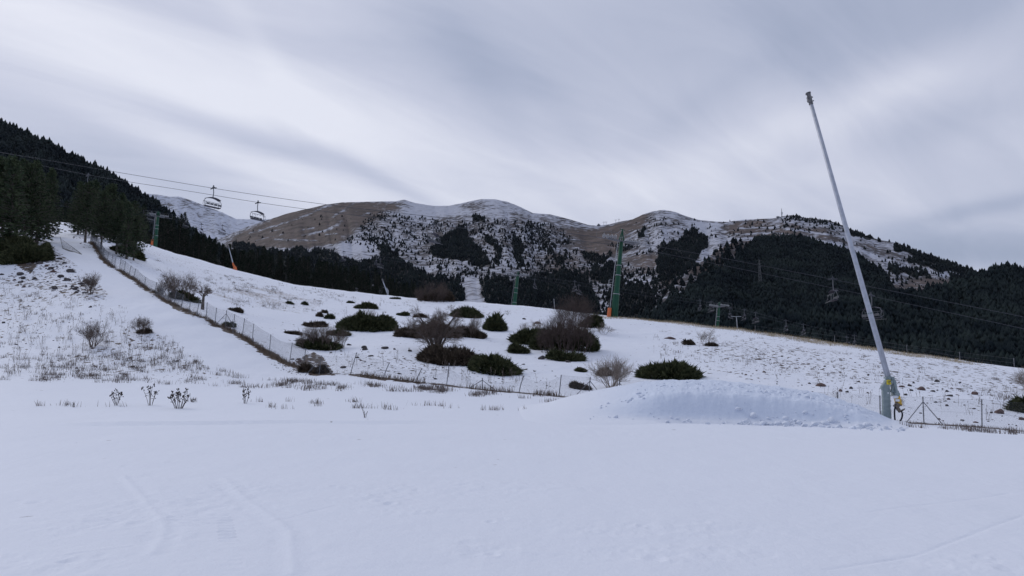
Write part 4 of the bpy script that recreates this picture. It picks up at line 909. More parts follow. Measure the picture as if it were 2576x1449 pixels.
scatter_rocks([(1900, 880), (2570, 985), (2570, 1080), (2260, 1060), (2000, 1000), (1850, 940)], 62, 4, 12, 'small dark stone poking through thin snow on the right slope', 'small stones of the right slope', 2, .3)
scatter_rocks([(820, 880), (960, 880), (1080, 910), (1400, 935), (1400, 980), (1050, 950), (830, 938)], 22, 3, 9, 'small dark stone between the middle fence and the junipers', 'small stones behind the middle fence', 3, .1)
scatter_rocks([(0, 760), (200, 760), (420, 860), (480, 920), (0, 940)], 24, 3, 9, 'small dark stone lying among dry stems on the left slope', 'small stones of the left slope', 4, .1)
scatter_rocks([(730, 900), (780, 890), (840, 945), (760, 942)], 14, 4, 10, 'dark stone heaped in the corner where the fence bends', 'stones at the fence bend', 5, .4)
scatter_rocks([(470, 722), (525, 728), (520, 748), (480, 760), (440, 752)], 14, 4, 11, 'dark stone piled between the grey thicket and the lone little tree', 'stones by the lone tree', 6, .0)

def small_stones():
    rs = np.random.default_rng(9); Vs = []; Fs = []; n = 0; base = []
    for me in RM:
        v = np.empty(len(me.vertices) * 3, np.float32); me.vertices.foreach_get('co', v); base.append((v.reshape(-1, 3), np.array([p.vertices[:] for p in me.polygons])))
    for poly, cnt_, a, b in (([(1900, 870), (2570, 975), (2570, 1080), (2260, 1060), (2000, 1000), (1850, 940), (1700, 850)], 260, 1.5, 5), ([(60, 620), (110, 615), (190, 680), (260, 735), (230, 750), (120, 740), (20, 715)], 170, 2, 6), ([(820, 880), (960, 880), (1080, 910), (1400, 935), (1400, 980), (1050, 950), (830, 938)], 110, 1.5, 5), ([(0, 760), (200, 760), (420, 860), (480, 920), (0, 940)], 60, 1.5, 4), ([(660, 890), (740, 925), (760, 945), (700, 925), (640, 880)], 50, 1.5, 4), ([(730, 900), (780, 890), (840, 945), (760, 942)], 40, 2, 5), ([(180, 590), (230, 600), (250, 630), (200, 625)], 24, 2, 5)):
        xs = [p[0] for p in poly]; ys = [p[1] for p in poly]; c = 0
        while c < cnt_:
            px, py = rs.uniform(min(xs), max(xs)), rs.uniform(min(ys), max(ys))
            if not inpoly(np.array([px]), np.array([py]), poly)[0] or fbm(np.array([px / 40]), np.array([py / 12]), 3, 5)[0] < rs.uniform(-.4, .25): continue
            c += 1; g = G(px, py); w = (a + (b - a) * rs.random() ** 2) * g[1] / F; v, f = base[int(rs.integers(0, 5))]; t = rs.uniform(-.5, .5); R2 = np.array([[math.cos(t), -math.sin(t), 0], [math.sin(t), math.cos(t), 0], [0, 0, 1]])
            Vs.append((v * [w * 1.3, w, w * rs.uniform(.5, .9)]) @ R2.T + g); Fs.append(f + n); n += len(v)
    o = link('small_stones', mesh_np('small_stones', np.concatenate(Vs), np.concatenate(Fs), M['rock'], True)); tag(o, 'countless small dark stones poking through the thin snow', 'stones', kind='stuff')
small_stones()
# ------------------------------------------------------------------ fences
def net_panel(segs, b0, b1, t0, t1, cell=.062, r=.0016):
    b0, b1, t0, t1 = map(np.array, (b0, b1, t0, t1)); W = np.linalg.norm(b1 - b0); Hh = (np.linalg.norm(t0 - b0) + np.linalg.norm(t1 - b1)) / 2
    Pq = lambda s, t: (b0 * (1 - s) + b1 * s) * (1 - t) + (t0 * (1 - s) + t1 * s) * t
    n = int((W + Hh) / cell)
    for i in range(n):
        o = i * cell
        for sg in (1, -1):
            x0, y0, x1, y1 = o - Hh, 0, o, Hh
            if x0 < 0: y0 = -x0; x0 = 0
            if x1 > W: y1 = Hh - (x1 - W); x1 = W
            if y1 <= y0: continue
            s0, s1 = x0 / W, x1 / W
            if sg < 0: s0, s1 = 1 - s0, 1 - s1
            a = Pq(s0, y0 / Hh); b = Pq(s1, y1 / Hh); segs.append([*a, *b, r, r])
def fence(name, label, base, bpx, tops, braces, sagi, hdef=1.25, posts_hidden=()):
    o0 = base[0]; r = empty(name, o0, label, 'fence'); tp = []
    for i, g in enumerate(base):
        if tops[i] is not None: h = max(.6, (bpx[i][1] - tops[i][1]) / F * g[1]); dx = (tops[i][0] - bpx[i][0]) / F * g[1]
        else: h = hdef; dx = .1
        t = g + [dx, 0, h]; tp.append(t)
        m = MB(); m.tube([g - o0 - [0, 0, .2], (g + t) / 2 - o0 + [0.01 * (i % 3 - 1), 0, 0], t - o0], .024, n=6); m.disc(t - o0, (0, 0, 1), .03, .02, 6)
        for k in (.3, .62, .95): m.box(list(g + (t - g) * k - o0), (.07, .05, .012))
        m.build('post', M['post'], r)
        if i in braces:
            for sg in (-1, 1):
                e = g + np.array([sg * .85, -.05, 0]); e[2] = onground(e[0], e[1]) - .05; m = MB(); m.tube([g + (t - g) * .82 - o0, e - o0], .018, n=6); m.build('brace', M['post'], r)
    segs = []; wires = []
    for i in range(len(base) - 1):
        lo, hi = sagi.get(i, (0, 0)); a, b = tp[i], tp[i + 1]; b0, b1 = base[i], base[i + 1]; N = 4; lasta = None
        pts = []
        for k in range(N + 1):
            s = k / N; t = a * (1 - s) + b * s; q = b0 * (1 - s) + b1 * s; q[2] = onground(q[0], q[1]) + .02; sag = (.03 + hi) * 4 * s * (1 - s); t = t - [0, 0, sag]
            kk = 1 - lo * (1 - abs(2 * s - 1) * .4 if lo else 0); t = q + (t - q) * kk; pts.append((q, t))
        for k in range(N): net_panel(segs, pts[k][0], pts[k + 1][0], pts[k][1], pts[k + 1][1])
        for h_ in (1., .5, .03):
            wl = [q + (t - q) * h_ for q, t in pts]; wires += path_segs(wl, .0024)
    S = np.array(segs); S[:, :3] -= o0; S[:, 3:6] -= o0; link('netting', seg_mesh('netting', S, M['net'], 3, False), r)
    S = np.array(wires); S[:, :3] -= o0; S[:, 3:6] -= o0; link('line_wire', seg_mesh('line_wire', S, M['post'], 3, False), r)
sag = {28: (0, .12), 27: (0, .25), 26: (0, .2), 30: (.12, .1), 31: (.5, .1), 32: (.35, .15), 33: (.2, .2), 34: (.15, .2), 25: (0, .15)}
fence('net_fence', 'long netting fence with leaning posts running down the left slope and along the ditch', FBg, FB, FT, (21, 28, 33, 36, 13), sag)
fence('wire_mesh_fence', 'upright diamond wire mesh fence behind the snow heap and snow lance', FRg, FR, FRT, (0, 7), {})
def ridge_fence():
    xs = [(1900, 838, 8), (2100, 866, 12), (2282, 893, 15), (2415, 911, 13), (2552, 930, 9)]; r = None; tops = []
    for px, py, hp in xs:
        u, _ = ray(px, py); Y = float(Yc_of(float(u))) + 1.2; g = np.array([float(u) * Y, Y, float(H(float(u), Y))])
        if r is None: o0 = g; r = empty('ridge_fence', g, 'sparse thin post and wire fence along the grassy right skyline', 'fence')
        h = .85; m = MB(); m.tube([g - o0 - [0, 0, .2], g - o0 + [.02, 0, h]], .03, .028, n=6); m.build('post', M['post'], r); tops.append(g + [0, 0, h - .05] - o0)
    link('line_wire', seg_mesh('line_wire', path_segs(tops, .006) + path_segs([t - [0, 0, .4] for t in tops], .006), M['net'], 3), r)
ridge_fence()
def pole(px, py, hp, label, cross=0, name='marker_pole', rr=.05, mt='galv'):
    u, w = ray(px, py); Y = float(Yc_of(float(u))) - .5; g = np.array([float(u) * Y, Y, float(H(float(u), Y))]); h = hp / F * Y
    r = empty(name, g, label, 'pole'); m = MB(); m.tube([(0, 0, -.3), (-.03, 0, h * .5), (-.08, 0, h)], rr, rr * .8, n=8); m.build('shaft', M[mt], r)
    m = MB()
    if cross: m.box((-.08, 0, h), (cross, .06, .07)); m.build('crossbar', M[mt], r)
    else: m.disc((-.08, 0, h), (0, 0, 1), rr * 1.1, .03, 8); m.build('cap', M[mt], r)
pole(1395, 781, 26, 'thin pale post on the skyline behind the brown thicket')
pole(1855, 828, 31, 'pale post with a short crossbar on the skyline right of the small green tower', 1.2, rr=.06)
# collapsed fence bay beside the upper piste
def fallen():
    a = G(236, 604); a = G(228, 640); p = [G(150, 612), G(158, 628), G(172, 632), G(205, 640)]
    g = p[0]; r = empty('fallen_fence', g, 'collapsed fence bay with tilted posts lying across the upper piste', 'fence')
    for a, b, h in ((p[0], p[1], .9), (p[1], p[3], .1)):
        m = MB(); m.tube([a - g + [0, 0, h * .9], b - g + [0, 0, .03]], .035, n=6); m.build('post', M['post'], r)
    m = MB(); m.tube([p[1] - g, p[2] - g + [0, 0, .05], p[3] - g], .05, n=6); m.build('rail', M['post'], r)
    S = []; net_panel(S, p[1] - g, p[3] - g, p[0] - g + [0, 0, .7], p[3] - g + [0, 0, .1], .09); link('netting', seg_mesh('netting', S, M['net'], 3, False), r)
fallen()

# ------------------------------------------------------------------ snow lance (right foreground)
def snow_lance():
    Y = 32.3; u, _ = ray(2229, 1057); x = float(u) * Y; g = np.array([x, Y, onground(x, Y)]); s = Y / F
    r = empty('snow_lance', g, 'tall tilted aluminium snow making lance on a grey green post beside the snow heap', 'snow lance')
    p00 = P(2229, 1057, Y); q = lambda px, py, dy=0: Vector(P(px, py, Y) - p00) + Vector((0, dy, 0))
    # post: bevelled rectangular column with shoulder and side flanges
    m = MB(); H0 = 98 * s; base = q(2231, 1057); top = q(2228, 975)
    def sec(c, wx, wy, b=.03): return [(c.x - wx + b, c.y - wy, c.z), (c.x + wx - b, c.y - wy, c.z), (c.x + wx, c.y - wy + b, c.z), (c.x + wx, c.y + wy - b, c.z), (c.x + wx - b, c.y + wy, c.z), (c.x - wx + b, c.y + wy, c.z), (c.x - wx, c.y + wy - b, c.z), (c.x - wx, c.y - wy + b, c.z)]
    secs = [(q(2232, 1072), .15, .1), (q(2231, 1052), .15, .1), (q(2230, 1044), .18, .1), (q(2229, 1030), .18, .1), (q(2229, 1024), .155, .1), (q(2228, 975), .155, .1), (q(2226, 972), .185, .1), (q(2226, 966), .17, .1), (q(2230, 957), .13, .1), (q(2232, 950), .11, .1)]
    rings = [sec(*z) for z in secs]; v = [p for rr in rings for p in rr]; f = []
    for i in range(len(rings) - 1): f += [(i * 8 + k, i * 8 + (k + 1) % 8, (i + 1) * 8 + (k + 1) % 8, (i + 1) * 8 + k) for k in range(8)]
    f += [tuple(reversed(range(8))), tuple(range(len(v) - 8, len(v)))]; m.add(v, f)
    for z in (.35, .7, 1.05, 1.3): m.box((.185, -.08, z), (.03, .03, .1))
    m.build('post', M['gun'], r)
    m = MB(); m.box(q(2232, 956, -.125), (.19, .05, .20), Matrix.Rotation(rad(0), 3, 'Y'), .8); yl = m.build('yellow_label', M['yellow'], r)
    m = MB()
    for dx, dz, w_, h_ in ((-.05, .035, .03, .05), (0, .035, .02, .05), (.04, .035, .03, .05), (-.02, -.02, .09, .02), (0, -.055, .07, .015)): m.box(q(2233, 956, -.178) + Vector((dx - .01, .026, dz)), (w_, .004, h_))
    m.build('label_print', M['brass'], yl)
    m = MB(); m.box(q(2231, 983, -.106), (.07, .006, .05)); m.build('white_sticker', M['white'], r)
    # clamp head and tilt bracket
    m = MB(); m.box(q(2234, 945), (.30, .26, .07), bev=.03); m.box(q(2243, 951, -.02), (.12, .3, .3), bev=.03); m.box(q(2247, 968), (.15, .2, .5), Matrix.Rotation(rad(14), 3, 'Y'), .9, .03); m.tube([q(2244, 950, -.17), q(2252, 985, -.17)], .06, .05); m.tube([q(2244, 950, .17), q(2252, 985, .17)], .06, .05)
    m.box(q(2252, 984), (.20, .34, .26), Matrix.Rotation(rad(12), 3, 'Y'), .85, .04); m.disc(q(2252, 986), (0, 1, 0), .10, .42, 14); m.disc(q(2240, 955), (0, 1, 0), .07, .36, 12)
    m.build('tilt_bracket', M['gun'], r)
    b0 = q(2235, 948); t0 = q(2040, 256); ld = (t0 - b0).normalized()
    m = MB(); m.tube([b0 - ld * .25, b0 + (t0 - b0) * .5, t0], .118, .082, n=16); m.build('lance_tube', M['alu'], r, True)
    # ribs along the extrusion
    m = MB()
    for sx in (-1, 1): m.tube([b0 + Vector((sx * .075, -.088, 0)), t0 + Vector((sx * .052, -.062, 0))], .014, .010, n=6)
    m.build('seam_rib', M['alu'], r)
    m = MB(); m.tube([b0 - ld * .02, b0 + ld * .12], .135, n=16); m.build('collar', M['gun'], r); m = MB(); m.tube([b0 + ld * 2.9, b0 + ld * 2.96], .116, n=16); m.build('collar', M['gun'], r)
    hd = MB(); e = q(2033, 229); hd.tube([t0 - ld * .05, t0 + (e - t0) * .3, e - ld * .06, e], .088, .098, n=14); hd.disc(e, ld, .115, .05, 14); hd.disc(t0, ld, .1, .04, 14)
    for k, (fr, an) in enumerate(((.25, 0), (.3, 1.2), (.5, .6), (.6, -.3), (.7, 1.6), (.78, 0), (.2, 2.6), (.55, 2.8))):
        c = t0 + (e - t0) * fr; a = ld.orthogonal().normalized(); b = ld.cross(a); d = (a * math.cos(an * 2) + b * math.sin(an * 2)); hd.tube([c + d * .06, c + d * .15], .028, n=8)
    n = Vector((-1, -.3, 0)).normalized()
    for fr in (.12, .5, .82): hd.tube([t0 + (e - t0) * fr + n * .06, t0 + (e - t0) * fr + n * .16], .03, n=8)
    hd.build('nozzle_head', M['head'], r)
    # valve housing, crank and hose
    m = MB(); m.box(q(2257, 1003, -.05), (.24, .26, .42), Matrix.Rotation(rad(-8), 3, 'Y'), .9, .05); v_ = m.build('valve_housing', M['amber'], r)
    m = MB(); m.box(q(2246, 993, -.19), (.2, .05, .12), None, 1, .02); m.box(q(2251, 1001, -.2), (.16, .06, .1)); m.disc(q(2243, 993, -.22), (0, 1, 0), .035, .04, 10); m.disc(q(2251, 993, -.22), (0, 1, 0), .035, .04, 10); m.build('white_bracket', M['white'], r)
    m = MB(); m.box(q(2252, 1014, -.14), (.22, .2, .2), Matrix.Rotation(rad(35), 3, 'Y'), .8, .03); m.tube([q(2250, 1018, -.14), q(2258, 1030, -.14), q(2266, 1026, -.14), q(2272, 1022, -.14)], .07, .02, 8); m.tube([q(2247, 1005, -.18), q(2256, 1016, -.2), q(2262, 1013, -.2)], .028, n=6); m.disc(q(2255, 1024, -.15), (0, 1, 0), .07, .12, 10); m.build('crank_arm', M['brass'], r)
    m = MB(); pts = [(2248, 1010), (2245, 1020), (2243.5, 1030), (2244.5, 1045), (2246, 1058), (2250, 1060), (2258, 1054), (2263, 1044), (2264, 1034), (2260, 1026)]
    sm = []; 
    for i in range(len(pts) - 1):
        for k in range(4): t = k / 4; sm.append((pts[i][0] * (1 - t) + pts[i + 1][0] * t, pts[i][1] * (1 - t) + pts[i + 1][1] * t))
    sm.append(pts[-1]); sm = [tuple(np.mean([sm[max(0, i - 2)], sm[max(0, i - 1)], sm[i], sm[min(len(sm) - 1, i + 1)], sm[min(len(sm) - 1, i + 2)]], 0)) for i in range(len(sm))]
    m.tube([q(a, b, -.2) for a, b in sm], .034, n=10); m.build('hose', M['hose'], r, True)
    m = MB(); m.box(q(2232, 1062), (.6, .5, .3), bev=.05); m.build('footing', M['pad'], r)
snow_lance()
def far_lance(px, py, tx, ty, label, orange, Yadd=0.):
    u, _ = ray(px, py); Y = float(Yc_of(float(u))) + Yadd; g = np.array([float(u) * Y, Y, float(H(float(u), Y))]); s = Y / F
    z0 = CAMZ + ray(px, py)[1] * Y - g[2]
    r = empty('snow_lance', g, label, 'snow lance', 'snow lances on the ridge'); q = lambda a, b: Vector(((a - px) * s, 0, (py - b) * s + z0))
    m = MB(); b = q(px - 4.5 if orange else px, py - 20 if orange else py)
    m.tube([b, q(tx, ty)], .11 if orange else .10, .07, n=8); m.build('lance_tube', M['alu'], r)
    m = MB(); m.tube([q(tx, ty), q(tx, ty) + (q(tx, ty) - b).normalized() * .5], .13, n=8); m.build('nozzle_head', M['head'], r)
    m = MB(); m.tube([(0, 0, -1.2), q(px + 1, py - 8), q(px - 3, py - 15), b], .30 if orange else .12, .11, n=10); m.build('padded_post' if orange else 'post', M['orange' if orange else 'galv'], r)
    if orange:
        m = MB(); m.tube([q(px + 4, py + 3), q(px + 3, py - 7), q(px - 2, py - 14)], .33, .12, n=10); m.build('safety_pad', M['orange'], r)
far_lance(589, 680, 573, 622, 'small distant snow lance with an orange padded post on the left skyline', True)
far_lance(975, 739, 963, 708, 'small pale distant lance without padding on the skyline left of the domed bush', False, 1.5)

# ------------------------------------------------------------------ chairlifts
def interp_line(line, x):
    return float(np.interp(x, [a for a, b in line], [b for a, b in line]))
def smooth_line(line, n=160):
    x = np.linspace(line[0][0], line[-1][0], n); y = np.interp(x, [a for a, b in line], [b for a, b in line]); y = blur(y, 0, 3, 2); return x, y
L1U = [(-500, 300), (0, 383), (300, 434), (537, 474), (580, 481), (817, 515), (1113, 548), (1223, 561), (1400, 583), (1556, 603), (1600, 611), (1797, 645), (2095, 703), (2576, 797), (2900, 866), (3400, 980)]
L1L = [(-500, 305), (67, 408), (222, 442), (537, 490), (580, 498), (648, 511), (770, 526), (1091, 566), (1223, 581), (1400, 600), (1556, 615), (1600, 624), (1797, 663), (2190, 744), (2576, 827), (2900, 900), (3400, 1030)]
Y1 = lambda px: np.interp(px, [-500, 0, 1556, 2576, 3400], [124, 118, 100, 86, 78])
L2U = [(-300, 470), (200, 514), (393, 536), (603, 576), (865, 634), (1090, 662), (1300, 690), (1450, 709), (1650, 740), (1806, 762), (1980, 808), (2150, 845), (2600, 935), (3000, 1010)]
L2L = [(-300, 478), (200, 522), (393, 543), (592, 581), (865, 640), (1090, 670), (1300, 697), (1450, 717), (1650, 748), (1806, 769), (1980, 815), (2150, 853), (2600, 945), (3000, 1020)]
Y2 = lambda px: np.interp(px, [-300, 393, 1300, 1806, 3000], [215, 205, 190, 180, 165])
def cable(name, line, Yf, off, r, label):
    x, y = smooth_line(line); pts = P(x, y, Yf(x) + off); o = link(name, seg_mesh(name, path_segs(pts, r), M['cable'], 5)); tag(o, label, 'cable')
cable('haul_rope', L1U, Y1, 0, .032, 'upper of the two chairlift ropes crossing the whole view, nearer strand')
cable('haul_rope', L1L, Y1, 5, .032, 'lower of the two chairlift ropes crossing the whole view, farther strand')
cable('haul_rope', L2U, Y2, 0, .026, 'upper rope of the farther chairlift just above the snowy ridge')
cable('haul_rope', L2L, Y2, 5, .026, 'lower rope of the farther chairlift just above the snowy ridge')
def make_chair():
    r = bpy.data.objects.new('lift_chair', None); C.objects.link(r)
    m = MB(); m.tube([(-.55, 0, .0), (-.2, 0, .04), (.2, 0, .04), (.55, 0, 0)], .07, n=8); m.box((0, 0, .12), (.5, .16, .2), None, .6); m.box((0, .0, .3), (.1, .1, .22)); m.build('grip', M['cable'], r)
    m = MB(); m.tube([(0, 0, 0), (0, .06, -.5), (0, .02, -1.0), (0, -.05, -1.22)], .055, n=8); m.build('hanger_arm', M['chairm'], r)
    W = 1.25  # half width along local y
    m = MB()
    n = 10
    for k in range(n):
        a = -1 + 2 * k / n; b = -1 + 2 * (k + 1) / n; za = -1.20 - .22 * a * a; zb = -1.20 - .22 * b * b
        v = [(-.28, a * W * .8, za), (.28, a * W * .8, za), (.28, b * W * .8, zb), (-.28, b * W * .8, zb)]; v2 = [(x, y, z - .07) for x, y, z in v]
        m.add(v + v2, [(0, 1, 2, 3), (7, 6, 5, 4), (0, 4, 5, 1), (1, 5, 6, 2), (2, 6, 7, 3), (3, 7, 4, 0)])
    m.build('canopy_beam', M['dark'], r)
    for sy in (-1, 1):
        m = MB(); m.tube([(0, sy * W * .78, -1.4), (.02, sy * W * .98, -1.75), (.1, sy * W * .97, -2.1), (.05, sy * W * .88, -2.42)], .032, n=6)
        m.tube([(0, sy * W * .78, -1.4), (-.3, sy * W * .9, -1.8), (-.38, sy * W * .9, -2.2), (.05, sy * W * .88, -2.42)], .022, n=6); m.build('side_frame', M['chairm'], r)
    m = MB(); m.box((-.05, 0, -2.42), (.5, W * 1.75, .09), bev=.03); m.build('seat', M['dark'], r)
    m = MB()
    for k in range(4): m.box((.24, (-.75 + .5 * k) * W * .88, -2.1), (.06, W * .36, .22), Matrix.Rotation(rad(10), 3, 'Y'))
    m.tube([(.25, -W * .9, -2.23), (.25, W * .9, -2.23)], .02, n=6); m.build('backrest', M['chairm'], r)
    m = MB(); m.tube([(-.35, -W * .9, -1.72), (-.38, W * .9, -1.72)], .022, n=6)
    for k in range(4): y = (-.75 + .5 * k) * W * .85; m.tube([(-.36, y, -1.72), (-.45, y + .12, -1.9), (-.36, y + .2, -1.72)], .018, n=5)
    m.tube([(-.38, -W * .55, -1.75), (-.62, -W * .55, -2.55), (-.62, W * .55, -2.55), (-.38, W * .55, -1.75)], .02, n=6); m.tube([(-.62, -W * 1.05, -2.6), (-.62, W * 1.05, -2.6)], .025, n=6); m.build('safety_bar', M['chairm'], r)
    return r
chair = make_chair(); first = True
def put_chair(px, line, Yf, off, rz, label, group, sc=1.):
    global first
    y = interp_line(line, px); p = P(px, y, float(Yf(px)) + off)
    c = chair if first else copy_tree(chair); first = False
    c.location = p; c.rotation_euler = (0, 0, rz); c.scale = (sc,) * 3; tag(c, label, 'lift chair', group); return c
g1 = 'chairs on the near chairlift'
put_chair(537, L1U, Y1, 0, rad(-32), 'empty lift chair seen against the sky, left of two, on the upper rope', g1, 1.22)
put_chair(649, L1L, Y1, 5, rad(150), 'empty lift chair seen against the sky, right of two, on the lower rope', g1, 1.12)
put_chair(222, L1L, Y1, 5, rad(150), 'empty lift chair in front of the dark pines on the left', g1, 1.2)
put_chair(1091, L1L, Y1, 5, rad(150), 'faint empty lift chair before the snowy mountainside in the middle', g1, 1.1)
put_chair(2095, L1U, Y1, 0, rad(-8), 'empty lift chair left of the snow lance tube before the dark forest', g1, 1.1)
put_chair(2191, L1L, Y1, 5, rad(205), 'empty lift chair partly behind the snow lance tube', g1, 1.2)
g2 = 'chairs on the farther chairlift'
far_ch = [(381, L2U, 'small lift chair beside the left green tower head'), (469, L2U, 'small dim lift chair before the trees right of the left tower'), (507, L2L, 'small dim lift chair near the trees under the far ropes, right of the dimmest one'), (560, L2U, 'tiny lift chair just above the treetops near the far white mountain'),
 (865, L2U, 'small lift chair over the dark wood below the brown hill, left of three'), (947, L2U, 'small lift chair over the dark wood below the brown hill, middle of three'), (957, L2L, 'small lift chair over the dark wood below the brown hill, right of three'), (1345, L2L, 'small lift chair just right of the middle green tower'), (1446, L2U, 'small lift chair of a close pair left of the big green tower, front one'), (1456, L2L, 'small lift chair of a close pair left of the big green tower, rear one'),
 (1761, L2U, 'small lift chair left of the small right tower, outer one'), (1789, L2U, 'small lift chair left of the small right tower, inner one'), (1836, L2L, 'small lift chair just right of the small right tower'), (1872, L2U, 'small lift chair above the grassy ridge, left of a pair'), (1901, L2U, 'small lift chair above the grassy ridge, right of a pair'), (1977, L2U, 'small lift chair low over the ridge, left of the second pair'), (2021, L2U, 'small lift chair low over the ridge, right of the second pair'), (2130, L2L, 'tiny lift chair almost touching the ridge left of the snow lance, left one'), (2149, L2U, 'tiny lift chair almost touching the ridge left of the snow lance, right one')]
for i, (px, ln, lab) in enumerate(far_ch): put_chair(px, ln, Y2, 5 if ln is L2L else 0, rad(-30 + 20 * (i % 3)) + (math.pi if ln is L2L else 0), lab, g2, .98)

def lift_tower(base, top, Y, label, wb, wt, arm=2.4, big=True, pad=True, armrot=8., hide=0.):
    """base and top are measured frame points; top is the crossarm height"""
    b3 = P(base[0], base[1], Y); t3 = P(top[0], top[1], Y)
    u = float(b3[0] / b3[1]); gz = float(H(u, Y)); o0 = np.array([b3[0], Y, gz]); r = empty('lift_tower', o0, label, 'lift tower')
    B = Vector(b3 - o0); T = Vector(t3 - o0); ax = (T - B).normalized(); Bd = B - ax * ((B.z + 1.) / ax.z if B.z > -1 else 0)
    L = (T - B).length
    m = MB(); m.tube([Bd, B + (T - B) * .3, B + (T - B) * .34, B + (T - B) * .63, T], wb, wt, n=14); m.build('mast', M['green'], r, True)
    m = MB()
    for fr in (.30, .55, .68): m.tube([B + (T - B) * fr - ax * .04, B + (T - B) * fr + ax * .04], wb + (wt - wb) * fr + .045, n=14)
    m.build('flange', M['galv'], r)
    lx = -1; side = Vector((-1, -.15, 0)).normalized()
    off = lambda fr: B + (T - B) * fr + side * (wb * (1 - fr) + wt * fr + .22)
    m = MB()
    for e in (-.13, .13): m.tube([off(0) + Vector((0, e, 0)) - ax * .4, off(.5) + Vector((0, e, 0)), off(1.0) + Vector((0, e, 0))], .035, n=6)
    nr = int(L / .35)
    for k in range(nr): c = off((k + .5) / nr); m.tube([c + Vector((0, -.13, 0)), c + Vector((0, .13, 0))], .014, n=4)
    for k in range(6): c = off(k / 5.5 + .05); m.tube([c, c - side * .3], .025, n=5)
    lad = m.build('ladder', M['galv'], r)
    if big:
        m = MB(); c = off(.42)
        for zz in (0, .35, .7): m.tube([c + ax * zz, c + side * .55 + ax * zz, c + side * .55 + Vector((0, .5, 0)) + ax * zz], .022, n=5)
        for e in (.0, .5): m.tube([c + side * .55 + Vector((0, e, 0)) - ax * .2, c + side * .55 + Vector((0, e, 0)) + ax * .72], .022, n=5)
        m.tube([c - ax * .5, c + side * .55 - ax * .05], .022, n=5); m.build('rest_cage', M['galv'], lad)
    # crossarm, sheave trains, peak frame
    ra = rad(armrot); ad = Vector((math.cos(ra) * .82, .57, -math.sin(ra) * .4)).normalized(); m = MB()
    q = ad.to_track_quat('X', 'Z').to_matrix(); m.box(T + ax * .05, (arm * 2, .20, .24), q, 1, .04); m.build('crossarm', M['post'], r)
    cd = Vector((1, -.1, -.14)).normalized(); n = 4 if big else 6
    for sg in (-1, 1):
        c = T + ad * arm * sg * .92 + ax * .38; m = MB(); sp = .52 if big else .36
        for k in range(n):
            w = c + cd * ((k - (n - 1) / 2) * sp); m.ring(w, ad, .25 if big else .17, .055, 14, 5); m.disc(w, ad, .08, .12, 8)
        m.box(c - ax * .02, (sp * (n - .6), .07, .12), cd.to_track_quat('X', 'Z').to_matrix()); m.build('sheave_train', M['galv'], r)
        m = MB(); w0 = c - ax * .35
        for e in (-.35, .35): m.tube([w0 - cd * 1.5 + ad * e, w0 + cd * 1.5 + ad * e], .022, n=5)
        for k in range(7): m.tube([w0 + cd * (-1.5 + .5 * k) - ad * .35, w0 + cd * (-1.5 + .5 * k) + ad * .35], .016, n=4)
        for k in range(4): m.tube([w0 + cd * (-1.5 + k) + ad * .35 * sg, w0 + cd * (-1.5 + k) + ad * .35 * sg + ax * .95], .02, n=4)
        m.tube([w0 - cd * 1.5 + ad * .35 * sg + ax * .95, w0 + cd * 1.5 + ad * .35 * sg + ax * .95], .02, n=4)
        m.build('walkway', M['post'], r)
    pk = T + ax * (1.7 if big else 1.1); m = MB()
    for sg in (-1, 1): m.tube([T + ad * .45 * sg, pk], .1, .07, n=6)
    m.tube([T, pk + ax * .1], .07, n=6); m.tube([pk - ad * .5, pk + ad * .5], .05, n=6); m.build('peak_frame', M['green'], r)
    m = MB(); m.tube([pk, T + ad * arm * .95], .02, n=4); m.tube([pk, T - ad * arm * .95], .02, n=4); m.build('stay', M['galv'], r)
    if pad:
        c = off(0) + ax * (.55 if big else .4); q = ax.to_track_quat('Z', 'Y').to_matrix(); m = MB(); m.box(c, (.5, .5, 1.3 if big else 1.2), q, .93, .06); m.build('orange_pad', M['orange'], r)
lift_tower((1545, 797), (1563, 608), 100.3, 'big green lift tower with an orange pad at its ladder foot', .52, .27)
lift_tower((391, 614), (397, 545), 158, 'green lift tower with an orange base among the dark conifers on the left', .42, .3, 1.4, False)
lift_tower((1291, 790), (1302, 694), 186, 'green lift tower rising from behind the ridge in the middle, before the forest', .62, .4, 2.4, False, False, -8)
lift_tower((1803, 850), (1809, 772), 176, 'small dim green lift tower with a sheave row behind the right ridge', .42, .28, 2.2, False, False, -10)

# ------------------------------------------------------------------ tiny far structures
def on_layer(place, px, py): p, ok = place(np.array([float(px)]), np.array([float(py)])); return p[0]
g = on_layer(L1, 1967, 545.5); s = g[1] / F; r = empty('radio_mast', g, 'tall slim radio mast with dishes on the rounded right summit', 'mast'); m = MB()
hh = 23 * s; 
for a in range(4): m.tube([(1.9 * math.cos(a * 1.57 + .78), 1.9 * math.sin(a * 1.57 + .78), -3), (1.0 * math.cos(a * 1.57 + .78), 1.0 * math.sin(a * 1.57 + .78), hh * .55)], .35, .3, 5)
for k in range(8):
    z = hh * .55 * k / 8; w = 1.9 - .9 * k / 8
    for a in range(4): m.tube([(w * math.cos(a * 1.57 + .78), w * math.sin(a * 1.57 + .78), z), (w * math.cos(a * 1.57 + 2.35), w * math.sin(a * 1.57 + 2.35), z + hh * .07)], .2, n=4)
m.build('lattice', M['wall'], r); m = MB(); m.tube([(0, 0, hh * .5), (0, 0, hh * .92)], .95, .75, 10); m.tube([(0, 0, hh * .92), (0, 0, hh * 1.02)], .25, .15, 6); m.build('antenna', M['wall'], r)
for z, dx in ((.28, -1.8), (.36, 1.6), (.5, 1.5), (.44, -1.4)): m = MB(); m.disc((dx, -1.6, hh * z), (dx * .2, -1, 0), 1.5, .7, 12); m.build('dish', M['galv'], r)
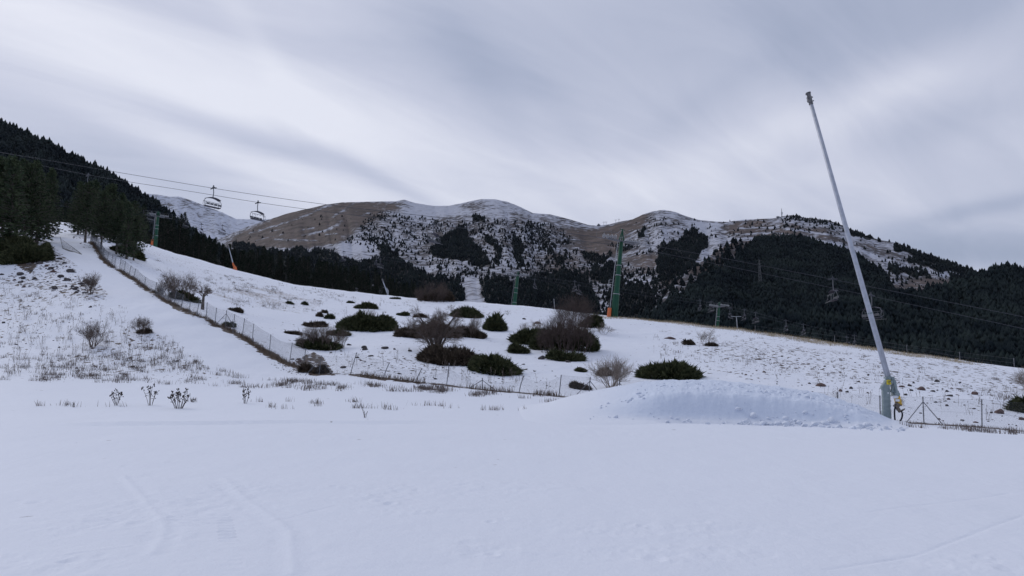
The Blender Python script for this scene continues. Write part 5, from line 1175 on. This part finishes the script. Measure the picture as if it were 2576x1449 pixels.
g = on_layer(L1, 1957, 548.5); r = empty('summit_hut', g, 'low grey hut at the foot of the radio mast', 'hut'); m = MB(); m.box((0, 0, 2), (9, 7, 6), bev=.2); m.build('wall', M['wall'], r); m = MB(); m.box((0, 0, 5.3), (10, 8, .7), None, .95); m.build('roof', M['farsnow'], r)
g = on_layer(L1, 1506, 568.3); r = empty('summit_hut', g, 'small steep roofed hut on the saddle between the two mountains', 'hut'); m = MB(); m.box((0, 0, 1.5), (9, 7, 3.4)); m.build('wall', M['wall'], r); m = MB(); m.add([(-7, -5, 2.6), (7, -5, 2.6), (7, 5, 2.6), (-7, 5, 2.6), (-1, 0, 9.5), (1, 0, 9.5)], [(0, 1, 5, 4), (1, 2, 5), (2, 3, 4, 5), (3, 0, 4), (3, 2, 1, 0)]); m.build('roof', M['head'], r)
for px, py, hp, lab in ((1519, 567.5, 9, 'T shaped lift pylon on the saddle, leftmost, beside the hut'), (1525, 567, 9, 'T shaped lift pylon on the saddle, second from the hut'), (1549, 561, 8, 'T shaped lift pylon higher on the saddle, third from the hut'), (1557, 559, 8, 'T shaped lift pylon higher on the saddle, farthest from the hut')):
    g = on_layer(L1, px, py); s = g[1] / F; h = hp * s; r = empty('lift_pylon', g, lab, 'pylon', 'lift pylons on the saddle'); m = MB(); m.tube([(0, 0, -2), (0, 0, h)], .6, .5, 8); m.build('mast', M['wall'], r); m = MB(); m.box((0, 0, h), (8, .9, .8)); m.box((-3.4, 0, h - .7), (1.8, .8, .8)); m.box((3.4, 0, h - .7), (1.8, .8, .8)); m.build('crossarm', M['wall'], r)
g = on_layer(L2, 1909, 720); s = g[1] / F; hh = 66 * s; r = empty('power_pylon', g + [0, -8, 0], 'faint lattice power pylon standing in the dark forest spur', 'pylon'); S = []
for a in range(4):
    c0 = np.array([math.cos(a * 1.57 + .78) * 4, math.sin(a * 1.57 + .78) * 4, -4]); c1 = np.array([math.cos(a * 1.57 + .78) * 1, math.sin(a * 1.57 + .78) * 1, hh]); S.append([*c0, *c1, .16, .1])
    for k in range(9):
        f0, f1 = k / 9, (k + 1) / 9; n0 = np.array([math.cos(a * 1.57 + 2.35) * 4, math.sin(a * 1.57 + 2.35) * 4, -4]); n1 = np.array([math.cos(a * 1.57 + 2.35), math.sin(a * 1.57 + 2.35), hh])
        S.append([*(c0 + (c1 - c0) * f0), *(n0 + (n1 - n0) * f1), .12, .12]); S.append([*(n0 + (n1 - n0) * f0), *(c0 + (c1 - c0) * f1), .12, .12])
link('lattice', seg_mesh('lattice', S, M['net'], 4), r)
for z in (.72, .84, .97): m = MB(); m.tube([(-5, 0, hh * z), (0, 0, hh * z + 1), (5, 0, hh * z)], .14, n=4); m.build('crossarm', M['net'], r)

# ------------------------------------------------------------------ sky and light
SUN_EL, SUN_AZ = rad(38), rad(-55)   # azimuth measured from +Y towards +X
w = bpy.data.worlds.new('World'); bpy.context.scene.world = w; w.use_nodes = True; n = w.node_tree.nodes; l = w.node_tree.links; n.clear()
out = n.new('ShaderNodeOutputWorld'); bg = n.new('ShaderNodeBackground'); bg2 = n.new('ShaderNodeBackground'); mixs = n.new('ShaderNodeMixShader')
sky = n.new('ShaderNodeTexSky'); sky.sky_type = 'NISHITA'; sky.sun_disc = False; sky.sun_elevation = SUN_EL; sky.sun_rotation = SUN_AZ
l.new(sky.outputs[0], bg.inputs[0]); bg.inputs[1].default_value = .1
tc = n.new('ShaderNodeTexCoord')
def M_(op, a, b=None, c=None, clamp=False):
    x = n.new('ShaderNodeMath'); x.operation = op; x.use_clamp = clamp
    for i, v in enumerate((a, b, c)):
        if v is None: continue
        if isinstance(v, (int, float)): x.inputs[i].default_value = v
        else: l.new(v, x.inputs[i])
    return x.outputs[0]
sep = n.new('ShaderNodeSeparateXYZ'); l.new(tc.outputs['Generated'], sep.inputs[0]); dx, dy, dz = sep.outputs
zz = M_('ADD', M_('MAXIMUM', dz, 0.), .16); cxp = M_('DIVIDE', dx, zz); cyp = M_('DIVIDE', dy, zz)
comb = n.new('ShaderNodeCombineXYZ'); l.new(cxp, comb.inputs[0]); l.new(cyp, comb.inputs[1])
def cl(scale, rot, sc, det, dist=0., seed=0., rough=.5):
    mp = n.new('ShaderNodeMapping'); mp.vector_type = 'TEXTURE'; mp.inputs['Rotation'].default_value = (0, 0, rot); mp.inputs['Scale'].default_value = sc; mp.inputs['Location'].default_value = (seed, seed * .7, 0); l.new(comb.outputs[0], mp.inputs[0])
    t = n.new('ShaderNodeTexNoise'); t.inputs['Scale'].default_value = scale; t.inputs['Detail'].default_value = det; t.inputs['Distortion'].default_value = dist; t.inputs['Roughness'].default_value = rough; l.new(mp.outputs[0], t.inputs['Vector']); return t.outputs['Fac']
ROT = rad(48)
streak = cl(1.5, ROT, (3.4, .75, 1), 4, .5, 2.3, .45); fine = cl(3.6, rad(44), (3.4, 1.0, 1), 7, .9, 5.1, .58); big = cl(.55, rad(35), (1.4, 1, 1), 3, .3, 1.7)
def blob(px, py, sx, sy, rot=0.):
    """soft patch of cloud centred on one direction of the sky"""
    u, wv = ray(px, py); v = Vector((float(u), 1, float(wv))).normalized(); e = Vector((0, 0, 1)); rgt = v.cross(e).normalized(); upv = rgt.cross(v).normalized()
    a = rgt * math.cos(rot) + upv * math.sin(rot); b = upv * math.cos(rot) - rgt * math.sin(rot)
    def dot(vec):
        return M_('ADD', M_('ADD', M_('MULTIPLY', dx, vec.x), M_('MULTIPLY', dy, vec.y)), M_('MULTIPLY', dz, vec.z))
    A = M_('DIVIDE', dot(a), sx / F); B = M_('DIVIDE', dot(b), sy / F); r2 = M_('ADD', M_('MULTIPLY', A, A), M_('MULTIPLY', B, B))
    g_ = M_('EXPONENT', M_('MULTIPLY', r2, -1.)); fr = M_('GREATER_THAN', dot(v), 0.); return M_('MULTIPLY', g_, fr)
val = M_('ADD', .66, M_('MULTIPLY', M_('SUBTRACT', streak, .5), .42))
val = M_('ADD', val, M_('MULTIPLY', M_('SUBTRACT', fine, .5), .50)); val = M_('ADD', val, M_('MULTIPLY', M_('SUBTRACT', big, .5), .35))
for (px, py, sx, sy, rot, amp) in [(330, 170, 600, 100, -.26, .38), (850, 300, 320, 90, -.33, .26), (1050, 520, 320, 80, -.1, .16), (1500, 480, 520, 110, 0, .15), (2080, 280, 320, 60, .25, .24), (2330, 190, 240, 60, .5, .10),
 (800, 398, 330, 36, -.27, -.28), (940, 440, 210, 20, -.42, -.20), (560, 325, 260, 38, -.2, -.16), (330, 400, 260, 60, -.45, -.14), (1800, 20, 600, 170, 0, -.23), (2380, 60, 350, 150, 0, -.17), (1200, 150, 260, 60, -.95, -.14), (1420, 300, 200, 40, -.9, -.08), (1030, 40, 120, 60, -.6, -.08), (2350, 320, 150, 50, .1, -.12), (1800, 230, 240, 40, .5, -.08), (2450, 622, 330, 46, -.14, -.40), (2500, 655, 260, 26, -.1, -.12), (2520, 515, 200, 20, .1, -.24), (640, 90, 260, 30, -.9, .08), (60, 330, 200, 50, -.4, -.10)]:
    val = M_('ADD', val, M_('MULTIPLY', blob(px, py, sx, sy, rot), amp))
val = M_('SUBTRACT', val, M_('MULTIPLY', M_('MULTIPLY_ADD', dy, -1.6, 0., clamp=True), .5))  # unseen sky behind the camera darkened, added to deepen shade on camera-facing slopes
ramp = n.new('ShaderNodeValToRGB'); l.new(M_('MULTIPLY', val, 1., clamp=True), ramp.inputs[0]); e = ramp.color_ramp.elements
e[0].position = .0; e[0].color = (.27, .325, .46, 1); e[1].position = 1.; e[1].color = (.81, .83, .93, 1)
k = e.new(.4); k.color = (.43, .475, .62, 1); k = e.new(.7); k.color = (.60, .63, .765, 1)
l.new(ramp.outputs[0], bg2.inputs[0]); bg2.inputs[1].default_value = 1.0
mixs.inputs[0].default_value = .93; l.new(bg.outputs[0], mixs.inputs[1]); l.new(bg2.outputs[0], mixs.inputs[2]); l.new(mixs.outputs[0], out.inputs[0])
sl = bpy.data.lights.new('sun', 'SUN'); sl.energy = .9; sl.angle = rad(25); sl.color = (1, .97, .93); so = bpy.data.objects.new('sun', sl); C.objects.link(so)
sd = Vector((math.sin(SUN_AZ) * math.cos(SUN_EL), math.cos(SUN_AZ) * math.cos(SUN_EL), math.sin(SUN_EL))); so.rotation_euler = (-sd).to_track_quat('-Z', 'Y').to_euler()

# thin mountain air
m = MB(); m.box((0, 2950, 850), (23400, 8500, 1840)); hz = m.build('haze', (hm := bpy.data.materials.new('mountain air'))); tag(hz, kind='stuff'); hm.use_nodes = True; hn = hm.node_tree.nodes; hn.remove(hn['Principled BSDF'])
pv = hn.new('ShaderNodeVolumePrincipled'); pv.inputs['Density'].default_value = 7e-6; pv.inputs['Color'].default_value = (.82, .88, 1, 1); hm.node_tree.links.new(pv.outputs[0], hn['Material Output'].inputs['Volume'])
# ------------------------------------------------------------------ camera
cam = bpy.data.cameras.new('camera'); cam.sensor_width = 36; cam.lens = 36 * F / 2576; cam.clip_start = .1; cam.clip_end = 30000
co = bpy.data.objects.new('camera', cam); C.objects.link(co); co.location = (0, 0, CAMZ); co.rotation_euler = (math.pi / 2 + TH, 0, 0)
sc = bpy.context.scene; sc.camera = co
sc.view_settings.view_transform = 'Standard'; sc.view_settings.look = 'None'; sc.view_settings.exposure = 0; sc.view_settings.gamma = 1
sc.cycles.max_bounces = 6; sc.cycles.diffuse_bounces = 3
